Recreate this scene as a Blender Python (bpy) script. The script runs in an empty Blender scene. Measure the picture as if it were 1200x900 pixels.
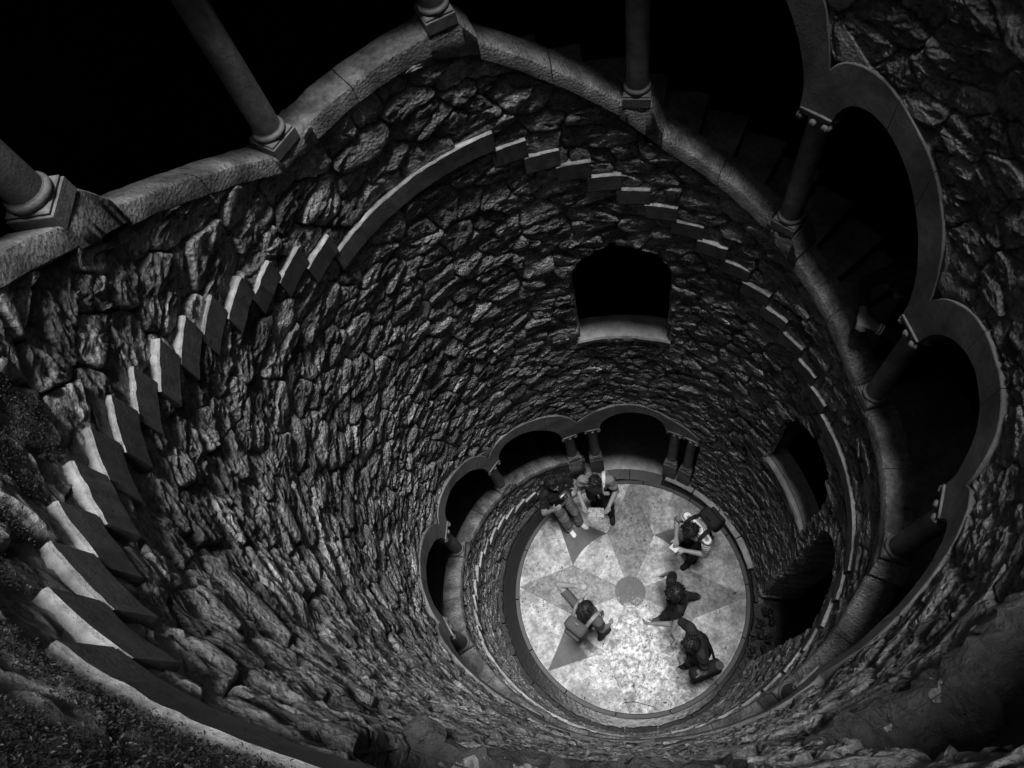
import bpy, bmesh, math, random
import numpy as np
from mathutils import Vector, Matrix, kdtree

random.seed(7)
rng = np.random.default_rng(7)
sc = bpy.context.scene
col = sc.collection
PI = math.pi

# ---------------------------------------------------------------- scale
U = 1.87            # inner radius of the well in metres
ZF = 5.449          # depth of the floor below the top landing, in radii


def W(r, th, z):
    a = math.radians(th)
    return (U * r * math.cos(a), U * r * math.sin(a), U * (z + ZF))


def Wn(r, th, z):
    a = np.radians(th)
    return np.stack([U * r * np.cos(a), U * r * np.sin(a), U * (z + ZF) + 0 * a], -1)


# ---------------------------------------------------------------- camera
cam = bpy.data.cameras.new('camera')
cam.sensor_width = 36.0
cam.lens = 877.418 / 1200 * 36.0
cam.clip_start = 0.02
cam.clip_end = 500
camo = bpy.data.objects.new('camera', cam)
col.objects.link(camo)
CAMR = (-0.32898834, -0.87649697, 0.60890761)
camo.location = (CAMR[0] * U, CAMR[1] * U, (CAMR[2] + ZF) * U)
camo.rotation_euler = (0.4255743, 0.1475729, -0.36889078)
sc.camera = camo

# ---------------------------------------------------------------- world and sun
SUN_TILT = 3.0      # degrees away from the zenith
SUN_AZ = -5.0       # world angle the light comes from
world = bpy.data.worlds.new('World')
sc.world = world
world.use_nodes = True
nt = world.node_tree
for n in list(nt.nodes):
    nt.nodes.remove(n)
sky = nt.nodes.new('ShaderNodeTexSky')
sky.sky_type = 'NISHITA'
sky.sun_disc = False
sky.sun_elevation = math.radians(90 - SUN_TILT)
sky.sun_rotation = math.radians(90 - SUN_AZ)
bw = nt.nodes.new('ShaderNodeRGBToBW')
bg = nt.nodes.new('ShaderNodeBackground')
bg.inputs['Strength'].default_value = 0.07
out = nt.nodes.new('ShaderNodeOutputWorld')
nt.links.new(sky.outputs[0], bw.inputs[0])
nt.links.new(bw.outputs[0], bg.inputs[0])
nt.links.new(bg.outputs[0], out.inputs[0])

sun = bpy.data.lights.new('sun', 'SUN')
sun.energy = 5.0
sun.angle = math.radians(15)
suno = bpy.data.objects.new('sun', sun)
col.objects.link(suno)
t, a = math.radians(SUN_TILT), math.radians(SUN_AZ)
sd = Vector((math.sin(t) * math.cos(a), math.sin(t) * math.sin(a), math.cos(t)))
suno.rotation_euler = sd.to_track_quat('Z', 'Y').to_euler()
suno.location = (0, 0, 40)

sc.view_settings.view_transform = 'Standard'
sc.view_settings.look = 'None'
sc.view_settings.gamma = 1.0
sc.view_settings.use_curve_mapping = False
sc.view_settings.exposure = 0.75
sc.cycles.use_denoising = True
sc.cycles.max_bounces = 6


# ---------------------------------------------------------------- noise
def _hash(ix, iy, iz, seed):
    h = (ix * 374761393 + iy * 668265263 + iz * 2147483647 + seed * 1274126177) & 0xffffffff
    h = ((h ^ (h >> 13)) * 1274126177) & 0xffffffff
    h = ((h ^ (h >> 16)) * 2246822519) & 0xffffffff
    return ((h ^ (h >> 15)) & 0xffff) / 65535.0


def vnoise(p, seed=0):
    p = np.asarray(p, float)
    i = np.floor(p).astype(np.int64)
    f = p - i
    f = f * f * (3 - 2 * f)
    r = 0
    for dx in (0, 1):
        for dy in (0, 1):
            for dz in (0, 1):
                w = (f[:, 0] if dx else 1 - f[:, 0]) * (f[:, 1] if dy else 1 - f[:, 1]) * (f[:, 2] if dz else 1 - f[:, 2])
                r = r + w * _hash(i[:, 0] + dx, i[:, 1] + dy, i[:, 2] + dz, seed)
    return r * 2 - 1


def fbm(p, octaves=4, seed=0):
    s, a, f = 0, 1.0, 1.0
    for o in range(octaves):
        s = s + a * vnoise(p * f, seed + o)
        a *= 0.5
        f *= 2.03
    return s


# ---------------------------------------------------------------- materials
MATS = {}


def stone_mat(name, base, var=0.35, scale=14, rough=0.75, bump=0.5, bscale=60, bdist=0.02, tone=False, spec=0.35,
              stains=0.3, pits=0.0):
    m = bpy.data.materials.new(name)
    m.use_nodes = True
    n = m.node_tree.nodes
    l = m.node_tree.links
    b = n['Principled BSDF']
    b.inputs['Roughness'].default_value = rough
    b.inputs['Specular IOR Level'].default_value = spec
    geo = n.new('ShaderNodeNewGeometry')
    n1 = n.new('ShaderNodeTexNoise')
    n1.inputs['Scale'].default_value = scale
    n1.inputs['Detail'].default_value = 8
    n1.inputs['Roughness'].default_value = 0.65
    l.new(geo.outputs['Position'], n1.inputs['Vector'])
    n2 = n.new('ShaderNodeTexNoise')
    n2.inputs['Scale'].default_value = scale * 0.16
    n2.inputs['Detail'].default_value = 4
    l.new(geo.outputs['Position'], n2.inputs['Vector'])
    mr = n.new('ShaderNodeMapRange')
    mr.inputs['From Min'].default_value = 0.3
    mr.inputs['From Max'].default_value = 0.7
    mr.inputs['To Min'].default_value = 1 - var
    mr.inputs['To Max'].default_value = 1 + var
    l.new(n1.outputs['Fac'], mr.inputs['Value'])
    mr2 = n.new('ShaderNodeMapRange')
    mr2.inputs['From Min'].default_value = 0.35
    mr2.inputs['From Max'].default_value = 0.65
    mr2.inputs['To Min'].default_value = 1 - stains
    mr2.inputs['To Max'].default_value = 1 + stains
    l.new(n2.outputs['Fac'], mr2.inputs['Value'])
    mu = n.new('ShaderNodeMath')
    mu.operation = 'MULTIPLY'
    l.new(mr.outputs[0], mu.inputs[0])
    l.new(mr2.outputs[0], mu.inputs[1])
    last = mu
    if tone:
        at = n.new('ShaderNodeAttribute')
        at.attribute_name = 'tone'
        m3 = n.new('ShaderNodeMath')
        m3.operation = 'MULTIPLY'
        l.new(last.outputs[0], m3.inputs[0])
        l.new(at.outputs['Fac'], m3.inputs[1])
        last = m3
    m4 = n.new('ShaderNodeMath')
    m4.operation = 'MULTIPLY'
    m4.inputs[1].default_value = base
    l.new(last.outputs[0], m4.inputs[0])
    l.new(m4.outputs[0], b.inputs['Base Color'])
    nb = n.new('ShaderNodeTexNoise')
    nb.inputs['Scale'].default_value = bscale
    nb.inputs['Detail'].default_value = 6
    nb.inputs['Roughness'].default_value = 0.7
    l.new(geo.outputs['Position'], nb.inputs['Vector'])
    hsrc = nb.outputs['Fac']
    if pits > 0:
        vo = n.new('ShaderNodeTexVoronoi')
        vo.inputs['Scale'].default_value = bscale * 0.7
        l.new(geo.outputs['Position'], vo.inputs['Vector'])
        ad = n.new('ShaderNodeMath')
        ad.operation = 'MULTIPLY_ADD'
        ad.inputs[1].default_value = pits
        l.new(vo.outputs['Distance'], ad.inputs[0])
        l.new(hsrc, ad.inputs[2])
        hsrc = ad.outputs[0]
    bp = n.new('ShaderNodeBump')
    bp.inputs['Strength'].default_value = bump
    bp.inputs['Distance'].default_value = bdist
    l.new(hsrc, bp.inputs['Height'])
    l.new(bp.outputs[0], b.inputs['Normal'])
    MATS[name] = m
    return m


def plain_mat(name, base, rough=0.8, var=0.15, scale=40, bump=0.2, bscale=120, bdist=0.004, spec=0.3):
    return stone_mat(name, base, var=var, scale=scale, rough=rough, bump=bump, bscale=bscale, bdist=bdist, spec=spec, stains=0.1)


stone_mat('rubble', 0.36, var=0.5, scale=30, rough=0.5, bump=1.0, bscale=62, bdist=0.06, tone=True, spec=0.6, stains=0.3, pits=0.8)
stone_mat('mortar', 0.16, var=0.4, scale=20, rough=0.9, bump=0.8, bscale=50, bdist=0.03)
stone_mat('coping', 0.17, var=0.45, scale=30, rough=0.8, bump=1.0, bscale=75, bdist=0.022, stains=0.55, pits=0.6)
stone_mat('dressed', 0.12, var=0.35, scale=20, rough=0.65, bump=0.6, bscale=80, bdist=0.010, stains=0.4)
stone_mat('tread', 0.30, var=0.4, scale=24, rough=0.75, bump=0.9, bscale=60, bdist=0.015, stains=0.35)
stone_mat('arch', 0.14, var=0.35, scale=18, rough=0.7, bump=0.7, bscale=70, bdist=0.012, stains=0.4)
stone_mat('tread_face_shade', 0.075, var=0.35, scale=16, rough=0.7, bump=0.6, bscale=60, bdist=0.01, stains=0.35)  # darker copy of the tread stone: shade of the upright faces put into colour
stone_mat('sill', 0.24, var=0.3, scale=12, rough=0.8, bump=0.5, bscale=45, bdist=0.02, stains=0.3)
stone_mat('sill_dark', 0.06, var=0.6, scale=14, rough=0.7, bump=1.0, bscale=22, bdist=0.08, stains=0.5, pits=0.6)
stone_mat('floor_light', 0.22, var=0.55, scale=19, rough=0.5, bump=0.3, bscale=60, bdist=0.005, stains=0.5)
stone_mat('floor_mottled', 0.33, var=0.85, scale=13, rough=0.45, bump=0.35, bscale=40, bdist=0.006, stains=0.3)
stone_mat('floor_mid', 0.125, var=0.6, scale=22, rough=0.6, bump=0.3, bscale=70, bdist=0.005, stains=0.2)
stone_mat('floor_dark', 0.03, var=0.4, scale=12, rough=0.55, bump=0.2, bscale=60, bdist=0.004, stains=0.2)
stone_mat('wet_stone', 0.015, var=0.6, scale=20, rough=0.38, bump=0.9, bscale=30, bdist=0.02, spec=0.35)
stone_mat('kerb', 0.02, var=0.3, scale=16, rough=0.5, bump=0.4, bscale=50, bdist=0.008)
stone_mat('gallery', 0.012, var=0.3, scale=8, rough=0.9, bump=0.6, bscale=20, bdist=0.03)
stone_mat('earth', 0.12, var=0.4, scale=4, rough=0.95, bump=0.6, bscale=20, bdist=0.05)
stone_mat('leaf_litter', 0.05, var=0.5, scale=30, rough=0.6, bump=0.2, bscale=100, bdist=0.004, tone=True)
stone_mat('fern', 0.035, var=0.4, scale=30, rough=0.5, bump=0.2, bscale=100, bdist=0.004, tone=True)
plain_mat('skin', 0.15, rough=0.5, var=0.06)
plain_mat('hair', 0.006, rough=0.45, var=0.4, scale=90, bump=0.6, bscale=200)
plain_mat('cloth_black', 0.005, var=0.3)
plain_mat('cloth_dark', 0.012, var=0.3)
plain_mat('cloth_mid', 0.04, var=0.25)
plain_mat('cloth_grey', 0.14, var=0.2)
plain_mat('cloth_pale', 0.4, var=0.15)
plain_mat('white', 0.45, var=0.05)
plain_mat('device', 0.02, rough=0.25, var=0.1)
plain_mat('metal', 0.6, rough=0.25, var=0.05)
# striped shirt
m = plain_mat('cloth_stripe', 0.5)
nn, ll = m.node_tree.nodes, m.node_tree.links
wv = nn.new('ShaderNodeTexWave')
wv.bands_direction = 'Z'
wv.inputs['Scale'].default_value = 9
wv.inputs['Distortion'].default_value = 2.5
cr = nn.new('ShaderNodeMapRange')
cr.inputs['To Min'].default_value = 0.10
cr.inputs['To Max'].default_value = 0.62
tc = nn.new('ShaderNodeTexCoord')
ll.new(tc.outputs['Object'], wv.inputs['Vector'])
ll.new(wv.outputs['Fac'], cr.inputs['Value'])
ll.new(cr.outputs[0], nn['Principled BSDF'].inputs['Base Color'])
# printed page
m = plain_mat('page', 0.5)
nn, ll = m.node_tree.nodes, m.node_tree.links
tx = nn.new('ShaderNodeTexNoise')
tx.inputs['Scale'].default_value = 60
cr = nn.new('ShaderNodeMapRange')
cr.inputs['From Min'].default_value = 0.45
cr.inputs['From Max'].default_value = 0.55
cr.inputs['To Min'].default_value = 0.12
cr.inputs['To Max'].default_value = 0.3
tc = nn.new('ShaderNodeTexCoord')
ll.new(tc.outputs['Object'], tx.inputs['Vector'])
ll.new(tx.outputs['Fac'], cr.inputs['Value'])
ll.new(cr.outputs[0], nn['Principled BSDF'].inputs['Base Color'])
# pale lime-worn patch and dark damp blotches over the paving
def worn_paving(name):
    m = MATS[name]
    n, l = m.node_tree.nodes, m.node_tree.links
    b = n['Principled BSDF']
    src = b.inputs['Base Color'].links[0].from_socket
    geo = n.new('ShaderNodeNewGeometry')
    sub = n.new('ShaderNodeVectorMath')
    sub.operation = 'DISTANCE'
    l.new(geo.outputs['Position'], sub.inputs[0])
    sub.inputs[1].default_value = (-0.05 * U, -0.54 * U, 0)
    nz = n.new('ShaderNodeTexNoise')
    nz.inputs['Scale'].default_value = 5.5
    nz.inputs['Detail'].default_value = 8
    nz.inputs['Roughness'].default_value = 0.7
    l.new(geo.outputs['Position'], nz.inputs['Vector'])
    ad = n.new('ShaderNodeMath')
    ad.operation = 'MULTIPLY_ADD'
    ad.inputs[1].default_value = 2.0
    l.new(nz.outputs['Fac'], ad.inputs[0])
    l.new(sub.outputs['Value'], ad.inputs[2])
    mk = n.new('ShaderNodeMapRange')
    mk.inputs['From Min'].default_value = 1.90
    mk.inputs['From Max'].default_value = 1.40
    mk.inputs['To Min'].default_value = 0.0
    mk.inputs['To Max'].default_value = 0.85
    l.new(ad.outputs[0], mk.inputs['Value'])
    n3 = n.new('ShaderNodeTexNoise')
    n3.inputs['Scale'].default_value = 16
    n3.inputs['Detail'].default_value = 7
    n3.inputs['Roughness'].default_value = 0.7
    l.new(geo.outputs['Position'], n3.inputs['Vector'])
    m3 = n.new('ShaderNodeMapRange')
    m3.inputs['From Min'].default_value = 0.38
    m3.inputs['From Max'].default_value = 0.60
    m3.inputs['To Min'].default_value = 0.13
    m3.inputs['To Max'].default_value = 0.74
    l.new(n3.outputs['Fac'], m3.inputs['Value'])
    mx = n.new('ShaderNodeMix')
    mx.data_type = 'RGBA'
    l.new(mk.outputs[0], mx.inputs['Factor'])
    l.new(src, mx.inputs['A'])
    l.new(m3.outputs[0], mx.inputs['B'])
    # damp blotches
    n4 = n.new('ShaderNodeTexNoise')
    n4.inputs['Scale'].default_value = 7
    n4.inputs['Detail'].default_value = 9
    n4.inputs['Roughness'].default_value = 0.75
    mp = n.new('ShaderNodeVectorMath')
    mp.operation = 'ADD'
    mp.inputs[1].default_value = (7.3, 2.1, 0)
    l.new(geo.outputs['Position'], mp.inputs[0])
    l.new(mp.outputs[0], n4.inputs['Vector'])
    m4 = n.new('ShaderNodeMapRange')
    m4.inputs['From Min'].default_value = 0.40
    m4.inputs['From Max'].default_value = 0.54
    m4.inputs['To Min'].default_value = 0.45
    m4.inputs['To Max'].default_value = 1.0
    l.new(n4.outputs['Fac'], m4.inputs['Value'])
    mu = n.new('ShaderNodeMix')
    mu.data_type = 'RGBA'
    mu.blend_type = 'MULTIPLY'
    mu.inputs['Factor'].default_value = 1.0
    l.new(mx.outputs['Result'], mu.inputs['A'])
    l.new(m4.outputs[0], mu.inputs['B'])
    l.new(mu.outputs['Result'], b.inputs['Base Color'])


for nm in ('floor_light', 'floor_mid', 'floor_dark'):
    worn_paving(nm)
# water in the gutter
m = bpy.data.materials.new('water')
m.use_nodes = True
MATS['water'] = m
nn, ll = m.node_tree.nodes, m.node_tree.links
pb = nn['Principled BSDF']
pb.inputs['Base Color'].default_value = (0.012, 0.012, 0.012, 1)
pb.inputs['Roughness'].default_value = 0.16
pb.inputs['Specular IOR Level'].default_value = 0.05
gx = nn.new('ShaderNodeNewGeometry')
tx = nn.new('ShaderNodeTexNoise')
tx.inputs['Scale'].default_value = 22
tx.inputs['Detail'].default_value = 3
bp = nn.new('ShaderNodeBump')
bp.inputs['Strength'].default_value = 0.12
bp.inputs['Distance'].default_value = 0.01
ll.new(gx.outputs['Position'], tx.inputs['Vector'])
ll.new(tx.outputs['Fac'], bp.inputs['Height'])
ll.new(bp.outputs[0], pb.inputs['Normal'])


# ---------------------------------------------------------------- object helpers
def tag(o, label=None, cat=None, group=None, kind=None):
    if label:
        o['label'] = label
    if cat:
        o['category'] = cat
    if group:
        o['group'] = group
    if kind:
        o['kind'] = kind
    return o


def empty(name, loc, label=None, cat=None, group=None):
    o = bpy.data.objects.new(name, None)
    o.empty_display_size = 0.1
    col.objects.link(o)
    o.location = loc
    return tag(o, label, cat, group, 'thing' if cat else None)


def mesh_obj(name, verts, faces, mat, parent=None, smooth=False, tone=None, origin=None):
    me = bpy.data.meshes.new(name)
    v = np.asarray(verts, float)
    off = np.zeros(3)
    if origin is not None:
        off = np.asarray(origin, float)
    elif parent is not None:
        off = v.mean(0)
    me.from_pydata((v - off).tolist(), [], [tuple(f) for f in faces])
    if smooth:
        me.polygons.foreach_set('use_smooth', [True] * len(me.polygons))
    if tone is not None:
        at = me.attributes.new('tone', 'FLOAT', 'POINT')
        at.data.foreach_set('value', np.broadcast_to(np.asarray(tone, float), (len(v),)).astype(np.float32).copy())
    me.materials.append(MATS[mat])
    o = bpy.data.objects.new(name, me)
    col.objects.link(o)
    if parent is not None:
        o.parent = parent
        pl = parent
        base = Vector((0, 0, 0))
        while pl is not None:
            base += pl.location
            pl = pl.parent
        o.location = Vector(off) - base
    else:
        o.location = off
    return o


def np_mesh(name, V, F, mat, parent=None, smooth=True, tone=None):
    """big mesh from numpy triangles"""
    me = bpy.data.meshes.new(name)
    me.vertices.add(len(V))
    me.vertices.foreach_set('co', V.astype(np.float32).ravel())
    me.loops.add(F.size)
    me.loops.foreach_set('vertex_index', F.astype(np.int32).ravel())
    k = F.shape[1]
    me.polygons.add(len(F))
    me.polygons.foreach_set('loop_start', np.arange(0, F.size, k, dtype=np.int32))
    me.polygons.foreach_set('use_smooth', np.full(len(F), smooth))
    if tone is not None:
        at = me.attributes.new('tone', 'FLOAT', 'POINT')
        at.data.foreach_set('value', tone.astype(np.float32))
    me.update()
    me.validate()
    me.materials.append(MATS[mat])
    o = bpy.data.objects.new(name, me)
    col.objects.link(o)
    if parent is not None:
        o.parent = parent
    return o


def sweep(name, ths, prof, mat, parent=None, smooth=False, closed=False, jitter=0.0, jscale=9.0, bevel=0.0, origin=None, side=None, sharp=38):
    """sweep a closed (r, z) profile along world angles ths; prof(th) -> list of (r, z)"""
    V, F = [], []
    n = None
    for th in ths:
        p = prof(th)
        n = len(p)
        for r, z in p:
            V.append((r, th, z))
    A = np.array(V)
    P = Wn(A[:, 0], A[:, 1], A[:, 2])
    if jitter > 0:
        for ax in range(3):
            P[:, ax] += jitter * fbm(P * jscale, 3, 11 + ax * 5)
    m = len(ths)
    # keep outward orientation whatever the direction of the sweep
    for i in range(m - 1 + (1 if closed else 0)):
        j = (i + 1) % m
        for k in range(n):
            k2 = (k + 1) % n
            F.append((i * n + k, i * n + k2, j * n + k2, j * n + k))
    if not closed:
        F.append(tuple(range(n - 1, -1, -1)))
        F.append(tuple((m - 1) * n + k for k in range(n)))
    o = mesh_obj(name, P, F, mat, parent, smooth, origin=origin)
    bm = bmesh.new()
    bm.from_mesh(o.data)
    bmesh.ops.recalc_face_normals(bm, faces=bm.faces)
    bm.to_mesh(o.data)
    bm.free()
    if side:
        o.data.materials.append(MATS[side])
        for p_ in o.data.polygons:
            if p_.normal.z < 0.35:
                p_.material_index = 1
    if smooth:
        o.data.set_sharp_from_angle(angle=math.radians(sharp))
    return o


def lathe(name, prof, center, mat, parent, seg=28, origin=None):
    V, F = [], []
    for (r, z) in prof:
        for k in range(seg):
            a = 2 * PI * k / seg
            V.append((center[0] + r * math.cos(a), center[1] + r * math.sin(a), center[2] + z))
    n = len(prof)
    for i in range(n - 1):
        for k in range(seg):
            k2 = (k + 1) % seg
            F.append((i * seg + k, i * seg + k2, (i + 1) * seg + k2, (i + 1) * seg + k))
    F.append(tuple(range(seg - 1, -1, -1)))
    F.append(tuple((n - 1) * seg + k for k in range(seg)))
    o = mesh_obj(name, V, F, mat, parent, True)
    o.data.set_sharp_from_angle(angle=math.radians(45))
    return o


def frange(a, b, step):
    n = max(1, int(math.ceil(abs(b - a) / step)))
    return [a + (b - a) * i / n for i in range(n + 1)]


# ---------------------------------------------------------------- stair and arcade layout (angles unwrapped, descending)
H = 0.0908221
DTH = math.degrees(0.11291851)
L1 = math.degrees(0.6926629)
L2 = math.degrees(0.71825517)
TH0 = math.degrees(3.83940599)
step_th = {0: TH0}
for i in range(1, 15):
    step_th[i] = TH0 - i * DTH
step_th[15] = step_th[14] - L1
for i in range(16, 30):
    step_th[i] = step_th[15] - (i - 15) * DTH
step_th[30] = step_th[29] - L2
for i in range(31, 45):
    step_th[i] = step_th[30] - (i - 30) * DTH
step_th[45] = step_th[44] - L1
for i in range(46, 60):
    step_th[i] = step_th[45] - (i - 45) * DTH

COLS = [263.0, 229.3, 195.6, 161.4, 127.1, 93.7, 60.5, 26.9, -8.2, -42.1, -74.5, -106.5, -138.5, -170.0, -205.2, -237.8, -272.0]
LAND = {0: 0.455, 4: -0.905, 8: -2.26, 12: -3.62}
bay_z = []
for k in range(len(COLS) - 1):
    if k in LAND:
        bay_z.append((LAND[k], LAND[k]))
    else:
        base = LAND[(k // 4) * 4]
        bay_z.append([None, (base - 0.06, base - 0.445), (base - 0.585, base - 0.90), (base - 1.01, base - 1.35)][k % 4])
bay_z[1], bay_z[2], bay_z[3] = (0.42, 0.03), (0.012, -0.392), (-0.497, -0.888)
blk_z = [LAND[0]] + [bay_z[k - 1][1] - (0.0 if (k - 1) in LAND else 0.028) for k in range(1, len(COLS))]
cap_z = [b + (0.61 if COLS[i] > -60 else 0.555) for i, b in enumerate(blk_z)]
cap_z[-1] = -4.44
BLK = 3.3
DOOR = (-276.8, -326.0)
COPT = 0.070


def bay_of(thu):
    for k in range(len(COLS) - 1):
        if COLS[k] >= thu >= COLS[k + 1]:
            return k
    if DOOR[0] - 0.01 <= thu < COLS[-1]:
        return len(COLS) - 2
    return None


def coping_z(thu):
    k = bay_of(thu)
    if k is None:
        return bay_z[0][0] if thu > COLS[0] else blk_z[-1]
    a, b = COLS[k], COLS[k + 1]
    f = min(1, max(0, ((a - BLK) - thu) / ((a - BLK) - (b + BLK))))
    return bay_z[k][0] + (bay_z[k][1] - bay_z[k][0]) * f


def extrados(thu):
    if thu <= DOOR[0]:
        xs = [-326, -318, -311, -307, -303, -298, -292.5, -288, -285, -280.5, -276.8]
        zs = [-4.315, -4.225, -4.150, -4.088, -4.050, -4.030, -4.045, -4.080, -4.112, -4.160, -4.215]
        return float(np.interp(thu, xs, zs))
    k = bay_of(thu)
    a, b = COLS[k], COLS[k + 1]
    if k == len(COLS) - 2:
        b = DOOR[0]
    s = ((a + b) / 2 - thu) / ((a - b) / 2)
    line = cap_z[k] + (cap_z[k + 1] - cap_z[k]) * (a - thu) / (a - b)
    return line + 0.035 + 0.335 * max(0, 1 - abs(s / 1.05) ** 2.6) ** 0.4545 + 0.035 * s * (1 - s ** 4)


def intrados(thu):
    if thu <= DOOR[0]:
        c, hw = -298.3, 13.3
        s = (thu - c) / hw
        if abs(s) >= 1:
            return -4.44 if s > 0 else -4.385
        return -4.41 + 0.03 * -s + 0.245 * math.sqrt(1 - s * s)
    k = bay_of(thu)
    a, b = COLS[k], COLS[k + 1]
    line = cap_z[k] + (cap_z[k + 1] - cap_z[k]) * min(1, max(0, (a - 3.2 - thu) / (a - b - 6.4)))
    hw = (a - b) / 2 - 3.2
    s = ((a + b) / 2 - thu) / hw
    if abs(s) >= 1:
        return line
    return line + 0.25 * math.sqrt(1 - s * s) + 0.02 * s


# windows: centre angle, half width (deg), sill z, spring z, radius (in R)
VY = 1.22                     # the heads of the openings are a little taller than a half circle
WINS = [dict(c=64.3, hw=13.7, sill=-3.075, spring=-2.515, rad=0.243),
        dict(c=-4.75, hw=13.1, sill=-3.77, spring=-3.25, rad=0.232),
        dict(c=-39.0, hw=13.8, sill=-5.43, spring=-3.37, rad=0.243),
        dict(c=-79.5, hw=14.0, sill=-0.80, spring=-0.25, rad=0.245),
        dict(c=-116.2, hw=14.2, sill=-0.62, spring=-0.42, rad=0.245)]


def wrap(d):
    return (d + 180) % 360 - 180


def in_window(th, z, grow=0.0):
    for w in WINS:
        d = wrap(th - w['c'])
        if abs(d) > 25:
            continue
        x = math.radians(d)
        rr = w['rad'] + grow
        if w['sill'] - grow < z <= w['spring'] and abs(x) < math.radians(w['hw']) + grow:
            return w
        if z > w['spring'] and math.hypot(x, (z - w['spring']) / VY) < rr:
            return w
    return None


def arcade_state(th, z):
    """None when the wall is solid here, else 'open'; also the limits to clamp to: (lo, hi) functions"""
    lims = []
    for n in (-1, 0, 1):
        thu = th + 360 * n
        if DOOR[0] < thu <= COLS[0]:
            lims.append((thu, coping_z(thu) - COPT + 0.012, extrados(thu) - 0.012))
        elif DOOR[1] <= thu <= DOOR[0]:
            lims.append((thu, -99, extrados(thu) - 0.012))
    return lims


# ---------------------------------------------------------------- ground above and gallery shell
ZTOP = 1.5
gz = U * (ZTOP + ZF)
V, F = [], []
radii = [1.04 * U, 1.5 * U, 3 * U, 8 * U, 30 * U, 200]
for r in radii:
    for k in range(72):
        a_ = 2 * PI * k / 72
        V.append((r * math.cos(a_), r * math.sin(a_), gz + (0.25 * math.sin(a_ * 3) + 0.2 * math.cos(a_ * 5)) * min(1, max(0, (r - 3) / 30))))
for i in range(len(radii) - 1):
    for k in range(72):
        k2 = (k + 1) % 72
        F.append((i * 72 + k, i * 72 + k2, (i + 1) * 72 + k2, (i + 1) * 72 + k))
tag(mesh_obj('ground', V, F, 'earth', smooth=True), 'bare earth around the mouth of the well', None, None, 'structure')

GR = 1.62


def ring_wall(name, r, z0, z1, mat):
    V, F = [], []
    ths = [5 * k for k in range(72)]
    zs = frange(z0, z1, 0.25)
    for z in zs:
        for th in ths:
            V.append(W(r, th, z))
    for i in range(len(zs) - 1):
        for k in range(72):
            k2 = (k + 1) % 72
            F.append((i * 72 + k, i * 72 + k2, (i + 1) * 72 + k2, (i + 1) * 72 + k))
    return mesh_obj(name, V, F, mat, smooth=True)


tag(ring_wall('gallery_wall', GR, -5.6, ZTOP, 'gallery'), 'dark outer wall of the stair gallery behind the arcade', None, None, 'structure')

# vaulted ceiling of the stair gallery, following the spiral
V, F = [], []
ths = frange(COLS[0], DOOR[1], 4.0)
for th in ths:
    if th > DOOR[0]:
        k = bay_of(th)
        a_, b_ = COLS[k], COLS[k + 1]
        line_ = cap_z[k] + (cap_z[k + 1] - cap_z[k]) * min(1, (a_ - th) / (a_ - b_))
    else:
        line_ = -4.42
    for (r_, dz_) in ((1.035, 0.40), (1.15, 0.55), (1.33, 0.63), (1.50, 0.55), (1.63, 0.30)):
        V.append(W(r_, th, line_ + dz_))
for i in range(len(ths) - 1):
    for k in range(4):
        F.append((i * 5 + k, i * 5 + k + 1, (i + 1) * 5 + k + 1, (i + 1) * 5 + k))
tag(mesh_obj('gallery_vault', V, F, 'gallery', smooth=True), 'dark vaulted ceiling over the spiral stair gallery', None, None, 'structure')
# added baffle boxes keeping stray light out behind the arched openings
for w in WINS[:3]:
    z0 = max(w['sill'] - 0.55, -5.5)
    z1 = w['spring'] + 0.42
    if w is WINS[0]:
        z0 = w['sill'] - 0.66
    V, F = [], []
    ths = frange(w['c'] - 19, w['c'] + 19, 2.0)
    for th in ths:
        for (r_, zz) in ((1.034, z0), (1.60, z0), (1.60, z1), (1.034, z1)):
            V.append(W(r_, th, zz))
    for i in range(len(ths) - 1):
        for k in range(3):
            F.append((i * 4 + k, i * 4 + k + 1, (i + 1) * 4 + k + 1, (i + 1) * 4 + k))
    F += [(0, 1, 2, 3), tuple((len(ths) - 1) * 4 + k for k in range(4))]
    tag(mesh_obj('baffle_box', V, F, 'gallery'), 'added dark baffle box keeping light out behind an arched opening', None, None, 'structure')

# gallery floor round the foot of the well (also the landing behind the doorway)
o = sweep('gallery_passage', frange(95, 95 + 295, 5), lambda th: [(1.0, -5.462), (1.63, -5.462), (1.63, -5.57), (1.0, -5.57)], 'wet_stone')
tag(o, 'dark wet passage floor behind the foot of the wall', None, None, 'structure')
o = sweep('gallery_floor', frange(30, 95, 2.5), lambda th: [(1.0, -5.452), (1.63, -5.452), (1.63, -5.56), (1.0, -5.56)], 'sill')
tag(o, 'stone landing behind the floor doorway', None, None, 'structure')

# ---------------------------------------------------------------- floor
FC = (0.037, -0.017)


def FP(r, th, z=0.0):
    a_ = math.radians(th)
    return (U * (FC[0] + r * math.cos(a_)), U * (FC[1] + r * math.sin(a_)), z)


floor = bpy.data.objects.new('well_floor', None)
col.objects.link(floor)
tag(floor, 'round stone floor of the well with an inlaid eight pointed star', None, None, 'structure')


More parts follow.
